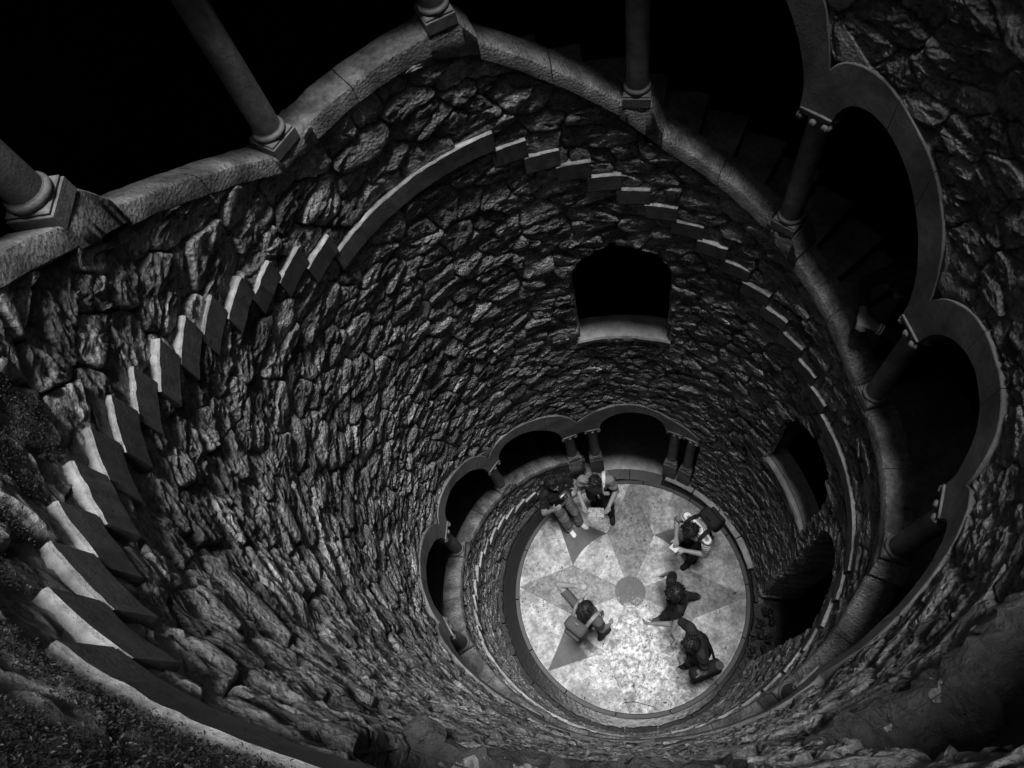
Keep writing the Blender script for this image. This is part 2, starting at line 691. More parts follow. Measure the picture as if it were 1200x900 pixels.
def tile(name, pts, mat, z=0.0, th=0.05, shrink=0.0018):
    P = np.array([FP(r, a_)[:2] for r, a_ in pts])
    c = P.mean(0)
    n = len(P)
    # inset for the joint
    Q = []
    area = 0.5 * sum(P[i][0] * P[(i + 1) % n][1] - P[(i + 1) % n][0] * P[i][1] for i in range(n))
    sg = 1 if area > 0 else -1
    for i in range(n):
        a0, a1, a2 = P[i - 1], P[i], P[(i + 1) % n]
        e1 = (a1 - a0) / (np.linalg.norm(a1 - a0) + 1e-9)
        e2 = (a2 - a1) / (np.linalg.norm(a2 - a1) + 1e-9)
        n1 = np.array([-e1[1], e1[0]]) * sg
        n2 = np.array([-e2[1], e2[0]]) * sg
        d = n1 + n2
        d = d / max(0.5, d @ d) * 2
        if np.linalg.norm(d) > 2.5:
            d = d / np.linalg.norm(d) * 2.5
        Q.append(a1 + d * shrink)
    bm = bmesh.new()
    dz = random.uniform(-0.0015, 0.0015)
    vt = [bm.verts.new((q[0], q[1], z + dz)) for q in Q]
    vb = [bm.verts.new((q[0], q[1], z - th)) for q in Q]
    if sg < 0:
        vt.reverse()
        vb.reverse()
    top = bm.faces.new(vt)
    for i in range(n):
        j = (i + 1) % n
        bm.faces.new((vt[j], vt[i], vb[i], vb[j]))
    bmesh.ops.triangulate(bm, faces=[top])
    me = bpy.data.meshes.new(name)
    bm.to_mesh(me)
    bm.free()
    me.materials.append(MATS[mat])
    o = bpy.data.objects.new(name, me)
    col.objects.link(o)
    o.parent = floor
    return o


RO, RI, RC = 0.872, 0.49, 0.118
MAIN = [65 + 90 * k for k in range(4)]
tile('centre_disc', [(RC, 7.5 * k) for k in range(48)], 'floor_dark')['label'] = 'dark round stone at the centre of the star'
for m_ in MAIN:
    tile('star_kite', [(RC + 0.002, m_ - 22.5 + 45 * k / 8) for k in range(9)][::-1] + [(RI, m_ - 22.5), (RO - 0.004, m_), (RI, m_ + 22.5)], 'floor_mid')
    d_ = m_ + 45
    tile('star_sector', [(RC + 0.002, d_ - 22.5 + 45 * k / 8) for k in range(9)][::-1] + [(RI, d_ - 22.5 + 45 * k / 12) for k in range(13)], 'floor_light')
    tile('star_point', [(RI, d_ - 22.5 + 45 * k / 12) for k in range(13)][::-1] + [(RO - 0.004, d_)], 'floor_dark')
    for (a0, a1) in ((m_, d_), (d_ - 90, m_)):
        v_ = (a0 + a1) / 2
        tile('paving_sector', [(RI, v_)] + [(RO, a0 + (a1 - a0) * k / 14) for k in range(15)], 'floor_light')
# bed under the tiles
V = [FP(RO - 0.003, 5 * k, -0.012) for k in range(72)]
bed = mesh_obj('paving_bed', V, [tuple(range(72))], 'mortar', floor)
# rim stones around the paving
for k in range(14):
    a0 = 7 + k * 360 / 14
    V, F = [], []
    ths = frange(a0 + 0.25, a0 + 360 / 14 - 0.25, 2.5)
    for th in ths:
        V += [FP(RO + 0.003, th, -0.004), FP(RO + 0.030, th, -0.006), FP(RO + 0.034, th, -0.014), FP(RO + 0.034, th, -0.2), FP(RO + 0.003, th, -0.2)]
    for i in range(len(ths) - 1):
        for q in range(5):
            q2 = (q + 1) % 5
            F.append((i * 5 + q, (i + 1) * 5 + q, (i + 1) * 5 + q2, i * 5 + q2))
    F += [(0, 1, 2, 3, 4), tuple((len(ths) - 1) * 5 + q for q in (4, 3, 2, 1, 0))]
    mesh_obj('rim_stone', V, F, 'kerb', floor)
# gutter water
V, F = [], []
for k in range(120):
    V += [FP(RO + 0.03, 3 * k, -0.10), W(1.0, 3 * k, -ZF - 0.055)]
    V[-1] = (V[-1][0], V[-1][1], -0.10)
for k in range(120):
    k2 = (k + 1) % 120
    F.append((2 * k, 2 * k + 1, 2 * k2 + 1, 2 * k2))
tag(mesh_obj('gutter_water', V, F, 'water', smooth=True), 'dark wet gutter ring around the paved floor', None, None, 'structure')

# base ledge of the wall: kerb stones
ledge = bpy.data.objects.new('wall_base_ledge', None)
col.objects.link(ledge)
tag(ledge, 'low ledge of kerb stones around the gutter at the foot of the wall', 'ledge', None, 'thing')
arc0, arc1 = 46.0, 46.0 - 322.0
nseg = 22
for k in range(nseg):
    a0 = arc0 + (arc1 - arc0) * k / nseg - 0.3
    a1 = arc0 + (arc1 - arc0) * (k + 1) / nseg + 0.3
    dry = a0 > -9
    hz = -5.449 + (0.028 if dry else 0.012 + random.uniform(-0.006, 0.006))
    ri = 0.958 if dry else 0.966 + random.uniform(-0.006, 0.006)
    sweep('kerb_stone', frange(a0, a1, 1.5), lambda th: [(ri + 0.004, hz - 0.09), (ri, hz - 0.006), (ri + 0.006, hz), (1.07, hz + 0.004), (1.07, hz - 0.09)],
          'sill' if dry else 'wet_stone', ledge, jitter=0.006 if dry else 0.016)
# threshold stones bridging the gutter at the doorway
thr = bpy.data.objects.new('door_threshold', None)
col.objects.link(thr)
tag(thr, 'dark stone threshold bridging the gutter below the floor doorway', 'threshold', None, 'thing')
for (a0, a1) in ((86, 63.2), (62.8, 47)):
    sweep('threshold_stone', frange(a0, a1, 1.5), lambda th: [(0.872 + 0.028 + 0.012 * math.cos(math.radians(th - 65)), -5.6), (0.872 + 0.028 + 0.012 * math.cos(math.radians(th - 65)), -5.4505), (0.999, -5.4505), (0.999, -5.6)],
          'kerb', thr, jitter=0.004)


# ---------------------------------------------------------------- rubble wall
wall = None
# mortar backing
dth, dz = 1.25, 0.026
nth = int(360 / dth)
zs = np.arange(-5.60, ZTOP + dz, dz)
ok = np.zeros((nth, len(zs) - 1), bool)
for i in range(nth):
    thc = (i + 0.5) * dth
    lims = arcade_state(thc, 0)
    for j in range(len(zs) - 1):
        zc = zs[j] + dz / 2
        op = False
        for (thu, lo, hi) in lims:
            mid = 0.5 * (intrados(thu) + hi) if DOOR[1] <= thu else hi
            if lo < zc < mid:
                op = True
        if not op and in_window(thc, zc, -0.004):
            op = True
        ok[i, j] = not op
TT, ZZ = np.meshgrid(np.arange(nth) * dth, zs, indexing='ij')
Vb = Wn(np.full(TT.size, 1.0255), TT.ravel(), ZZ.ravel())
nz_ = len(zs)
ii, jj = np.nonzero(ok)
i2 = (ii + 1) % nth
Fb = np.stack([ii * nz_ + jj, i2 * nz_ + jj, i2 * nz_ + jj + 1, ii * nz_ + jj + 1], -1)
wall = np_mesh('well_wall', Vb, Fb[:, ::-1], 'mortar')
tag(wall, 'tall round rubble stone wall lining the deep well shaft', 'wall', None, 'thing')

# stone sites: courses of uneven stones, with extra sites hugging every opening
sites = []


def edge_site(th, z):
    sites.append((th % 360, z, 1))


for thu in np.arange(COLS[0], DOOR[0], -0.5):
    pass
thu = COLS[0]
while thu > DOOR[0]:
    thu -= rng.uniform(4.5, 9.0)
    edge_site(thu, coping_z(max(thu, DOOR[0])) - COPT - rng.uniform(0.028, 0.055))
thu = COLS[0]
while thu > DOOR[1]:
    thu -= rng.uniform(3.5, 7.5)
    if thu > DOOR[1]:
        edge_site(thu, extrados(thu) + rng.uniform(0.03, 0.06))
for z in np.arange(-5.42, -4.35, 0.08):
    edge_site(31 + rng.uniform(-1, 1), z)
    if z < -5.02:
        edge_site(87 + rng.uniform(-1, 1), z)
for w in WINS:
    hw = math.radians(w['hw'])
    z = w['sill'] + 0.035
    while z < w['spring']:
        for sg in (-1, 1):
            edge_site(w['c'] + sg * math.degrees(hw + rng.uniform(0.045, 0.07)), z + rng.uniform(-0.012, 0.012))
        z += rng.uniform(0.06, 0.095)
    a_ = 0.08
    while a_ < PI - 0.03:
        rr = w['rad'] + rng.uniform(0.045, 0.07)
        edge_site(w['c'] + math.degrees(rr * math.cos(a_)), w['spring'] + VY * rr * math.sin(a_))
        a_ += rng.uniform(0.24, 0.42)
    t_ = -w['hw']
    while t_ < w['hw']:
        edge_site(w['c'] + t_, w['sill'] - rng.uniform(0.04, 0.06))
        t_ += rng.uniform(4, 8)
ekd = kdtree.KDTree(len(sites))
for i, (th, z, e) in enumerate(sites):
    ekd.insert((math.radians(th), z, 0), i)
ekd.balance()
z = -5.50
while z < ZTOP + 0.1:
    f_ = min(1, max(0, (z + 4.5) / 3.5))
    rowh = (0.062 + 0.040 * f_) * rng.uniform(0.7, 1.35)
    DX = 7.0 + 1.4 * f_
    x = rng.uniform(0, DX)
    while x < 360:
        wdt = DX * rng.uniform(0.5, 1.7)
        cand = [(x + rng.uniform(-0.25, 0.25) * wdt, z + rng.uniform(-0.36, 0.36) * rowh)]
        if rng.random() < 0.2:
            cand.append((x + rng.uniform(-0.5, 0.5) * wdt, z + rng.choice([-0.5, 0.5]) * rowh))
        for (cx, cz) in cand:
            co, idx, dist = ekd.find((math.radians(cx % 360), cz, 0))
            if dist > 0.055:
                sites.append((cx, cz, 0))
        x += wdt
    z += rowh
AN = 0.62                      # vertical stretch so cells come out wider than tall
solid = []
for (th, z, e_) in sites:
    th %= 360
    bad = False
    for (thu, lo, hi) in arcade_state(th, z):
        if lo - 0.012 < z < hi + 0.02:
            bad = True
    if in_window(th, z, 0.006):
        bad = True
    if not bad:
        solid.append((th, z))
S = np.array(solid)
SX = np.radians(S[:, 0])
SZ = S[:, 1] / AN
nS = len(S)
kd = kdtree.KDTree(nS * 3)
for o_ in (-1, 0, 1):
    for i in range(nS):
        kd.insert((SX[i] + o_ * 2 * PI, SZ[i], 0), i + (o_ + 1) * nS)
kd.balance()


def clip(poly, px, pz, nx, nz):
    """keep the side where (p - P).n <= 0"""
    o = []
    m = len(poly)
    for i in range(m):
        a_, b_ = poly[i], poly[(i + 1) % m]
        da = (a_[0] - px) * nx + (a_[1] - pz) * nz
        db = (b_[0] - px) * nx + (b_[1] - pz) * nz
        if da <= 0:
            o.append(a_)
        if da * db < 0:
            t_ = da / (da - db)
            o.append((a_[0] + (b_[0] - a_[0]) * t_, a_[1] + (b_[1] - a_[1]) * t_))
    return o


def resample(P, n):
    P = np.vstack([P, P[:1]])
    d = np.r_[0, np.cumsum(np.hypot(*np.diff(P, axis=0).T))]
    t_ = np.linspace(0, d[-1], n + 1)[:-1]
    return np.stack([np.interp(t_, d, P[:, 0]), np.interp(t_, d, P[:, 1])], -1)


cM = np.array(camo.rotation_euler.to_matrix())
cP = np.array(camo.location)
FPX = 877.418


def project(P):
    d = (P - cP) @ cM
    zc = np.minimum(d[:, 2], -1e-3)
    return np.stack([600 - FPX * d[:, 0] / zc, 450 + FPX * d[:, 1] / zc], -1), d[:, 2]


RINGS = [(1.0, 0.0), (0.995, 0.68), (0.965, 0.94), (0.88, 1.0), (0.70, 1.0), (0.48, 1.0), (0.24, 1.0)]
RINGS_FAR = [(1.0, 0.0), (0.99, 0.68), (0.93, 0.96), (0.70, 1.0), (0.36, 1.0)]
stones = []
for i in range(nS):
    cx, cz = SX[i], SZ[i]
    poly = [(cx - 0.15, cz - 0.14), (cx + 0.15, cz - 0.14), (cx + 0.15, cz + 0.14), (cx - 0.15, cz + 0.14)]
    for (co, idx, dist) in kd.find_n((cx, cz, 0), 22):
        if idx == i + nS:
            continue
        mx, mz = (co[0] + cx) / 2, (co[1] + cz) / 2
        poly = clip(poly, mx, mz, co[0] - cx, co[1] - cz)
        if len(poly) < 3:
            break
    if len(poly) < 3:
        continue
    P = np.array(poly)
    P[:, 1] *= AN
    c0 = np.array([cx, cz * AN])
    # clamp to the openings
    th_s, z_s = S[i]
    Q = resample(P, 40)
    thq = np.degrees(Q[:, 0])
    below_or_above = []
    for (thu, lo, hi) in arcade_state(th_s % 360, z_s):
        below_or_above.append((thu - th_s, z_s < lo if lo > -90 else False))
    jag = rng.uniform(-0.006, 0.016)
    for q in range(len(Q)):
        for (off, below) in below_or_above:
            thu = thq[q] + off
            if thu > COLS[0] + 8 or thu < DOOR[1] - 1:
                continue
            thu = min(COLS[0], max(DOOR[1], thu))
            if below:
                Q[q, 1] = min(Q[q, 1], coping_z(thu) - COPT + 0.004)
            else:
                Q[q, 1] = max(Q[q, 1], extrados(thu) - 0.004)
        # jambs of the floor doorway
        if z_s < -4.3:
            if 14 < th_s < 34.0:
                Q[q, 0] = min(Q[q, 0], math.radians(33.8))
            if 83.2 <= th_s < 110:
                Q[q, 0] = max(Q[q, 0], math.radians(83.4))
        for w in WINS:
            d0 = wrap(th_s - w['c'])
            if abs(d0) > 32 or z_s > w['spring'] + 0.6 or z_s < w['sill'] - 0.4:
                continue
            base_th = th_s - d0
            x = Q[q, 0] - math.radians(base_th)
            zq = Q[q, 1]
            hw = math.radians(w['hw'])
            if z_s <= w['sill']:
                if abs(x) < hw + 0.01 and zq > w['sill'] - 0.008:
                    Q[q, 1] = w['sill'] - 0.008
            elif z_s > w['spring']:
                dd = math.hypot(x, (zq - w['spring']) / VY)
                lim = w['rad'] + jag
                if zq >= w['spring'] - 0.04 and dd < lim:
                    Q[q, 0] += x / max(dd, 1e-5) * (lim - dd)
                    Q[q, 1] += (zq - w['spring']) / max(dd, 1e-5) * (lim - dd)
                elif zq < w['spring'] and abs(x) < lim:
                    Q[q, 1] = max(Q[q, 1], w['spring'] + VY * math.sqrt(max(0, lim * lim - x * x)))
            else:
                lim = hw + jag
                if abs(x) < lim:
                    Q[q, 0] = math.radians(base_th) + math.copysign(lim, d0)
    cc = Q.mean(0)
    # joint and rounded corners
    ext = Q - cc
    size = np.hypot(ext[:, 0], ext[:, 1]).mean()
    area = 0.5 * abs(np.sum(Q[:, 0] * np.roll(Q[:, 1], -1) - np.roll(Q[:, 0], -1) * Q[:, 1]))
    if area < 0.0006:
        continue
    gap = rng.uniform(0.0003, 0.0026)
    for _ in range(1):
        Q = 0.5 * Q + 0.25 * np.roll(Q, 1, 0) + 0.25 * np.roll(Q, -1, 0)
    ln = np.hypot(*(Q - cc).T)
    Q = cc + (Q - cc) * (1 - gap / np.maximum(ln, 0.02))[:, None]
    V3 = Wn(np.array([1.01]), np.degrees(np.array([cc[0]])), np.array([cc[1]]))
    px, dpt = project(V3)
    dist = np.linalg.norm(V3[0] - cP)
    nb = 32 if dist < 4.5 else 18
    Q = resample(Q, nb)
    stones.append((cc, Q, area, size, dist))

allV, allF, allT, info = [], [], [], []
vo = 0
for si, (cc, Q, area, size, dist) in enumerate(stones):
    nb = len(Q)
    rings = RINGS if dist < 4.5 else RINGS_FAR
    top = rng.normal(1.011, 0.0034)
    top = min(1.026, max(1.001, top))
    tx, tz = rng.normal(0, 0.09), rng.normal(0.05, 0.13)
    dep = 1.036
    vs = []
    hh = []
    for (s, h) in rings:
        P = cc + (Q - cc) * s
        plane = tx * (P[:, 0] - cc[0]) + tz * (P[:, 1] - cc[1])
        r_ = dep + (top + plane - dep) * h - 0.004 * (1 - s) * rng.uniform(0.3, 1.4)
        vs.append(np.stack([P[:, 0], P[:, 1], r_], -1))
        hh.append(np.full(nb, h))
    vs.append(np.array([[cc[0], cc[1], top - 0.004]]))
    hh.append(np.array([1.0]))
    A = np.vstack(vs)
    hh = np.concatenate(hh)
    n = len(A)
    f = []
    R_ = len(rings)
    k = np.arange(nb)
    k2 = (k + 1) % nb
    for r_ in range(R_ - 1):
        a0 = r_ * nb
        a1 = (r_ + 1) * nb
        f.append(np.stack([a0 + k, a1 + k, a1 + k2], -1))
        f.append(np.stack([a0 + k, a1 + k2, a0 + k2], -1))
    a0 = (R_ - 1) * nb
    f.append(np.stack([a0 + k, np.full(nb, n - 1), a0 + k2], -1))
    Fm = np.vstack(f)
    allV.append(np.hstack([A, hh[:, None]]))
    allF.append(Fm)
    tn = float(np.clip(rng.normal(1.0, 0.32), 0.4, 1.9))
    allT.append(np.full(n, tn))
    info.append((vo, n))
    vo += n
A = np.vstack(allV)
X3 = np.stack([np.cos(A[:, 0]) * 1.0, np.sin(A[:, 0]) * 1.0, A[:, 1]], -1)
seed_off = np.repeat(rng.uniform(0, 50, len(info)), [n for _, n in info])
Pn = X3 * np.array([1, 1, 2.1])
Pn[:, 2] += 0.5 * A[:, 0]                 # bedding planes dip a little
Pn[:, 0] += seed_off
big = fbm(Pn * 11, 2, 3)
mid = fbm(Pn * 30, 3, 21)
fine = fbm(Pn * 80, 2, 51)
ridge = 1 - np.abs(vnoise(Pn * 22, 71)) * 2
disp = 0.0038 * big + 0.0055 * mid + 0.0060 * fine + 0.0042 * ridge
rad = A[:, 2] - disp * (0.25 + 0.75 * A[:, 3])
thw = A[:, 0] + 0.0035 * fbm(Pn * 30 + 9, 2, 91) * (0.4 + A[:, 3])
zw = A[:, 1] + 0.0035 * fbm(Pn * 30 + 19, 2, 95) * (0.4 + A[:, 3])
# keep the tread ends proud of the stones
st_arr = np.array([-step_th[i] for i in range(60)])
thd = np.degrees(thw) % 360
near_t = np.zeros(len(thd), bool)
for n_ in (-1, 0):
    thu_ = thd + 360 * n_
    ok_ = (thu_ <= 262) & (thu_ >= step_th[59])
    idx_ = np.clip(np.searchsorted(st_arr, -thu_), 0, 59)
    zt_ = -idx_ * H
    near_t |= ok_ & (zw < zt_ + 0.05) & (zw > zt_ - 0.10)
rad = np.where(near_t, np.maximum(rad, 1.005 + 0.25 * (rad - 1.0)), np.maximum(rad, 0.996))
VW = Wn(rad, np.degrees(thw), zw)

# which stones show largest: projected area inside the frame, facing the camera
scores = []
for si, (v0, n) in enumerate(info):
    cc, Q, area, size, dist = stones[si]
    nbq = len(Q)
    PQ = VW[v0 + 2 * nbq: v0 + 3 * nbq]
    px, dpt = project(PQ)
    if dpt.max() > -0.3:
        scores.append(0)
        continue
    m_ = px.mean(0)
    sgn = 0.5 * np.sum(px[:, 0] * np.roll(px[:, 1], -1) - np.roll(px[:, 0], -1) * px[:, 1])
    nrm = -np.array([math.cos(cc[0]), math.sin(cc[0]), 0])
    facing = nrm @ (cP - PQ.mean(0))
    vis = 0 < m_[0] < 1200 and 0 < m_[1] < 900 and facing > 0
    scores.append(abs(sgn) if vis else 0)
N_SINGLE = 215
order = np.argsort(-np.array(scores))
single = set(int(q) for q in order[:N_SINGLE] if scores[int(q)] > 0)
rest_idx = []
rV, rF, rT = [], [], []
ro = 0
for si, (v0, n) in enumerate(info):
    Vs = VW[v0:v0 + n]
    Fs = allF[si]
    if si in single:
        c_ = Vs.mean(0)
        o = np_mesh('stone', Vs - c_, Fs, 'rubble', wall, True, allT[si])
        o.location = c_
    else:
        rV.append(Vs)
        rF.append(Fs + ro)
        rT.append(allT[si])
        ro += n
o = np_mesh('rubble_stones', np.vstack(rV), np.vstack(rF), 'rubble', wall, True, np.concatenate(rT))
o['kind'] = 'stuff'


# window jamb stones and sills
def box_stone(P8, tone, name='stone'):
    """P8: function (u,v,w in 0..1) -> (r, th, z); a subdivided rough block"""
    n = 7
    bm = bmesh.new()
    grid = {}
    for i in range(n):
        for j in range(n):
            for k in range(n):
                if 0 in (i, j, k) or n - 1 in (i, j, k):
                    u, v, w = i / (n - 1), j / (n - 1), k / (n - 1)
                    grid[i, j, k] = (u, v, w)
    keys = list(grid)
    idx = {k_: q for q, k_ in enumerate(keys)}
    P = []
    for k_ in keys:
        u, v, w = grid[k_]
        # round the corners a little
        e = [min(x, 1 - x) for x in (u, v, w)]
        s_ = sorted(e)
        pull = max(0, 0.12 - s_[1]) * 0.8
        c3 = np.array([u, v, w]) - 0.5
        c3 = c3 * (1 - pull)
        P.append(P8(*(c3 + 0.5)))
    P = np.array(P)
    Vw = Wn(P[:, 0], P[:, 1], P[:, 2])
    o3 = rng.uniform(0, 30)
    for ax in range(3):
        Vw[:, ax] += 0.014 * fbm(Vw * 9 + o3, 3, 5 + ax * 7)
    Fq = []
    m = n - 1
    for a_ in range(m):
        for b_ in range(m):
            for (fx, flip) in ((0, False), (m, True)):
                for axis in range(3):
                    def key(p, q):
                        t_ = [p, q]
                        t_.insert(axis, fx)
                        return idx[tuple(t_)]
                    q4 = [key(a_, b_), key(a_ + 1, b_), key(a_ + 1, b_ + 1), key(a_, b_ + 1)]
                    Fq.append(q4)
    c_ = Vw.mean(0)
    o = np_mesh(name, Vw - c_, np.array(Fq), 'rubble', wall, True, np.full(len(Vw), tone))
    o.location = c_
    b2 = bmesh.new()
    b2.from_mesh(o.data)
    bmesh.ops.recalc_face_normals(b2, faces=b2.faces)
    b2.to_mesh(o.data)
    b2.free()
    return o


for wi, w in enumerate(WINS):
    c, hw, rad_ = w['c'], w['hw'], w['rad']
    # straight jambs
    for sgn in (-1, 1):
        z = max(w['sill'], -5.45)
        while z < w['spring'] - 0.01:
            h_ = min(rng.uniform(0.045, 0.085), w['spring'] - z)
            z0, z1 = z, z + h_ * 0.96
            jut = rng.uniform(-0.010, 0.012)
            t_in = c + sgn * (hw + math.degrees(jut))
            t_out = c + sgn * (hw + 4.0)
            rr0 = 1.012 + rng.uniform(-0.006, 0.012)
            box_stone(lambda u, v, q: (rr0 + u * 0.27, t_in + (t_out - t_in) * v, z0 + (z1 - z0) * q), float(np.clip(rng.normal(0.95, 0.2), 0.5, 1.5)))
            z += h_
    # arch voussoirs
    nv = 11
    for k in range(nv):
        a0 = PI * (k + 0.04) / nv
        a1 = PI * (k + 0.96) / nv
        jut = rng.uniform(-0.008, 0.012)
        rr0 = 1.012 + rng.uniform(-0.006, 0.012)
        sc_x = math.radians(hw) / rad_

        def vp(u, v, q, a0=a0, a1=a1, jut=jut, rr0=rr0):
            an = a0 + (a1 - a0) * v
            rr = rad_ + jut + q * 0.06
            return (rr0 + u * 0.27, c + math.degrees(rr * math.cos(an)) * (sc_x * 0.5 + 0.5), w['spring'] + (VY * (rad_ + jut) + q * 0.06) * math.sin(an))
        box_stone(vp, float(np.clip(rng.normal(0.95, 0.2), 0.5, 1.5)))
    if wi == 2:
        continue
    o = sweep('window_sill', frange(c - hw - 0.8, c + hw + 0.8, 0.5), lambda th: [(0.998, w['sill'] - 0.05), (0.995, w['sill'] - 0.012), (1.004, w['sill'])] + [(1.004 + (0.126 if wi < 2 else 0.296) * q / 14, w['sill'] + 0.012 * q / 14) for q in range(1, 15)] + [(1.13 if wi < 2 else 1.30, w['sill'] - 0.05)],
              'sill' if wi < 2 else 'sill_dark', wall, smooth=True, jitter=0.008 if wi < 2 else 0.04, jscale=7 if wi < 2 else 11)

# rubble heap inside the grotto opening
heap = empty('rubble_heap', W(1.05, -40, -5.449), 'heap of wet broken stones inside the dark opening at the floor', 'rubble')
for k in range(34):
    th = rng.uniform(-50, -28)
    r_ = rng.uniform(0.985, 1.10)
    s_ = rng.uniform(0.02, 0.045)
    bm = bmesh.new()
    bmesh.ops.create_icosphere(bm, subdivisions=2, radius=1)
    c_ = W(r_, th, -5.44 + rng.uniform(0, 0.06) + (r_ - 1.0) * 0.3)
    for v in bm.verts:
        v.co = Vector((v.co.x * s_ * 1.3, v.co.y * s_, v.co.z * s_ * 0.8)) * (1 + 0.35 * math.sin(v.co.x * 9 + k) * math.cos(v.co.y * 7 + k))
    me = bpy.data.meshes.new('stone')
    bm.to_mesh(me)
    bm.free()
    me.materials.append(MATS['wet_stone'])
    o = bpy.data.objects.new('stone', me)
    col.objects.link(o)
    o.parent = heap
    o.location = Vector(c_) - heap.location
    o.rotation_euler = (rng.uniform(0, 3), rng.uniform(0, 3), rng.uniform(0, 3))

# ---------------------------------------------------------------- spiral stair
stair = empty('spiral_staircase', W(1.3, 190, -0.5), 'spiral stone staircase whose pale tread ends jut from the rubble wall', 'staircase')
SH = 0.0885
for i in range(0, 60):
    th_lo = step_th[i]
    if i == 0:
        th_hi = 262.0
    else:
        th_hi = step_th[i - 1] + 1.1
    z = -i * H
    nm = 'landing' if i in (0, 15, 30, 45) else 'tread'
    rj = 0.993 + rng.uniform(-0.0025, 0.0025)
    ch = 0.004
    thk = SH
    hi_ = th_hi
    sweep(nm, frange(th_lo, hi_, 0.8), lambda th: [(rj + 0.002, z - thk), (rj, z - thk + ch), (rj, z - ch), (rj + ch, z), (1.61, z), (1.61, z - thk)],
          'tread', stair, smooth=False, jitter=0.0032, jscale=22, side='tread_face_shade')

# ---------------------------------------------------------------- parapet
par = empty('stone_parapet', W(1.05, 161, -0.5), 'weathered stone parapet coping stepping down in bays along the spiral arcade', 'parapet')


def coping_prof(z, r0=0.995, r1=1.105):
    return [(r0 + 0.006, z - COPT), (r0, z - COPT + 0.006), (r0, z - 0.014), (r0 + 0.004, z - 0.004), (r0 + 0.014, z), (r1 - 0.014, z + 0.001), (r1 - 0.003, z - 0.005), (r1, z - 0.014), (r1, z - COPT)]


for k in range(len(COLS) - 1):
    a, b = COLS[k] - BLK, COLS[k + 1] + BLK
    midp = a + (b - a) * rng.uniform(0.42, 0.6)
    for (p, q) in ((COLS[k] - 5.15, midp + 0.09), (midp - 0.09, b - 0.1)):
        sweep('coping_stone', frange(p, q, 0.8), lambda th: coping_prof(coping_z(th)), 'coping', par, smooth=True, jitter=0.0045, jscale=8)
for k in range(len(COLS)):
    zt = blk_z[k] + 0.006
    zl = bay_z[k][0] if k < len(bay_z) else blk_z[k]
    last = k == len(COLS) - 1
    tc_ = COLS[k]

    def bp(th):
        d = tc_ - th                       # positive on the downhill side
        f1 = min(1, max(0, (d - 3.0) / 2.2))
        f0 = min(1, max(0, (-d - 2.2) / 1.4))
        f2 = min(1, max(0, (d + BLK + 0.3) / (5.2 + BLK)))
        zp = bay_z[k - 1][1] if k > 0 else blk_z[k]
        top_ = zt + (zl + 0.003 - zt) * f1 + (zp + 0.003 - zt) * f0
        bot_ = zp + (zl - zp) * f2 - COPT - 0.004
        if last:
            top_, bot_ = zt, -5.452
        return [(0.996, bot_), (0.9935, bot_ + 0.004), (0.9930, top_ - 0.010), (0.999, top_ - 0.001), (1.005, top_), (1.10, top_), (1.106, top_ - 0.006), (1.106, bot_)]
    sweep('base_block', frange(COLS[k] + BLK, COLS[k] - (BLK if last else 5.3), 0.3), bp,
          'coping', par, smooth=True, jitter=0.004, jscale=9)


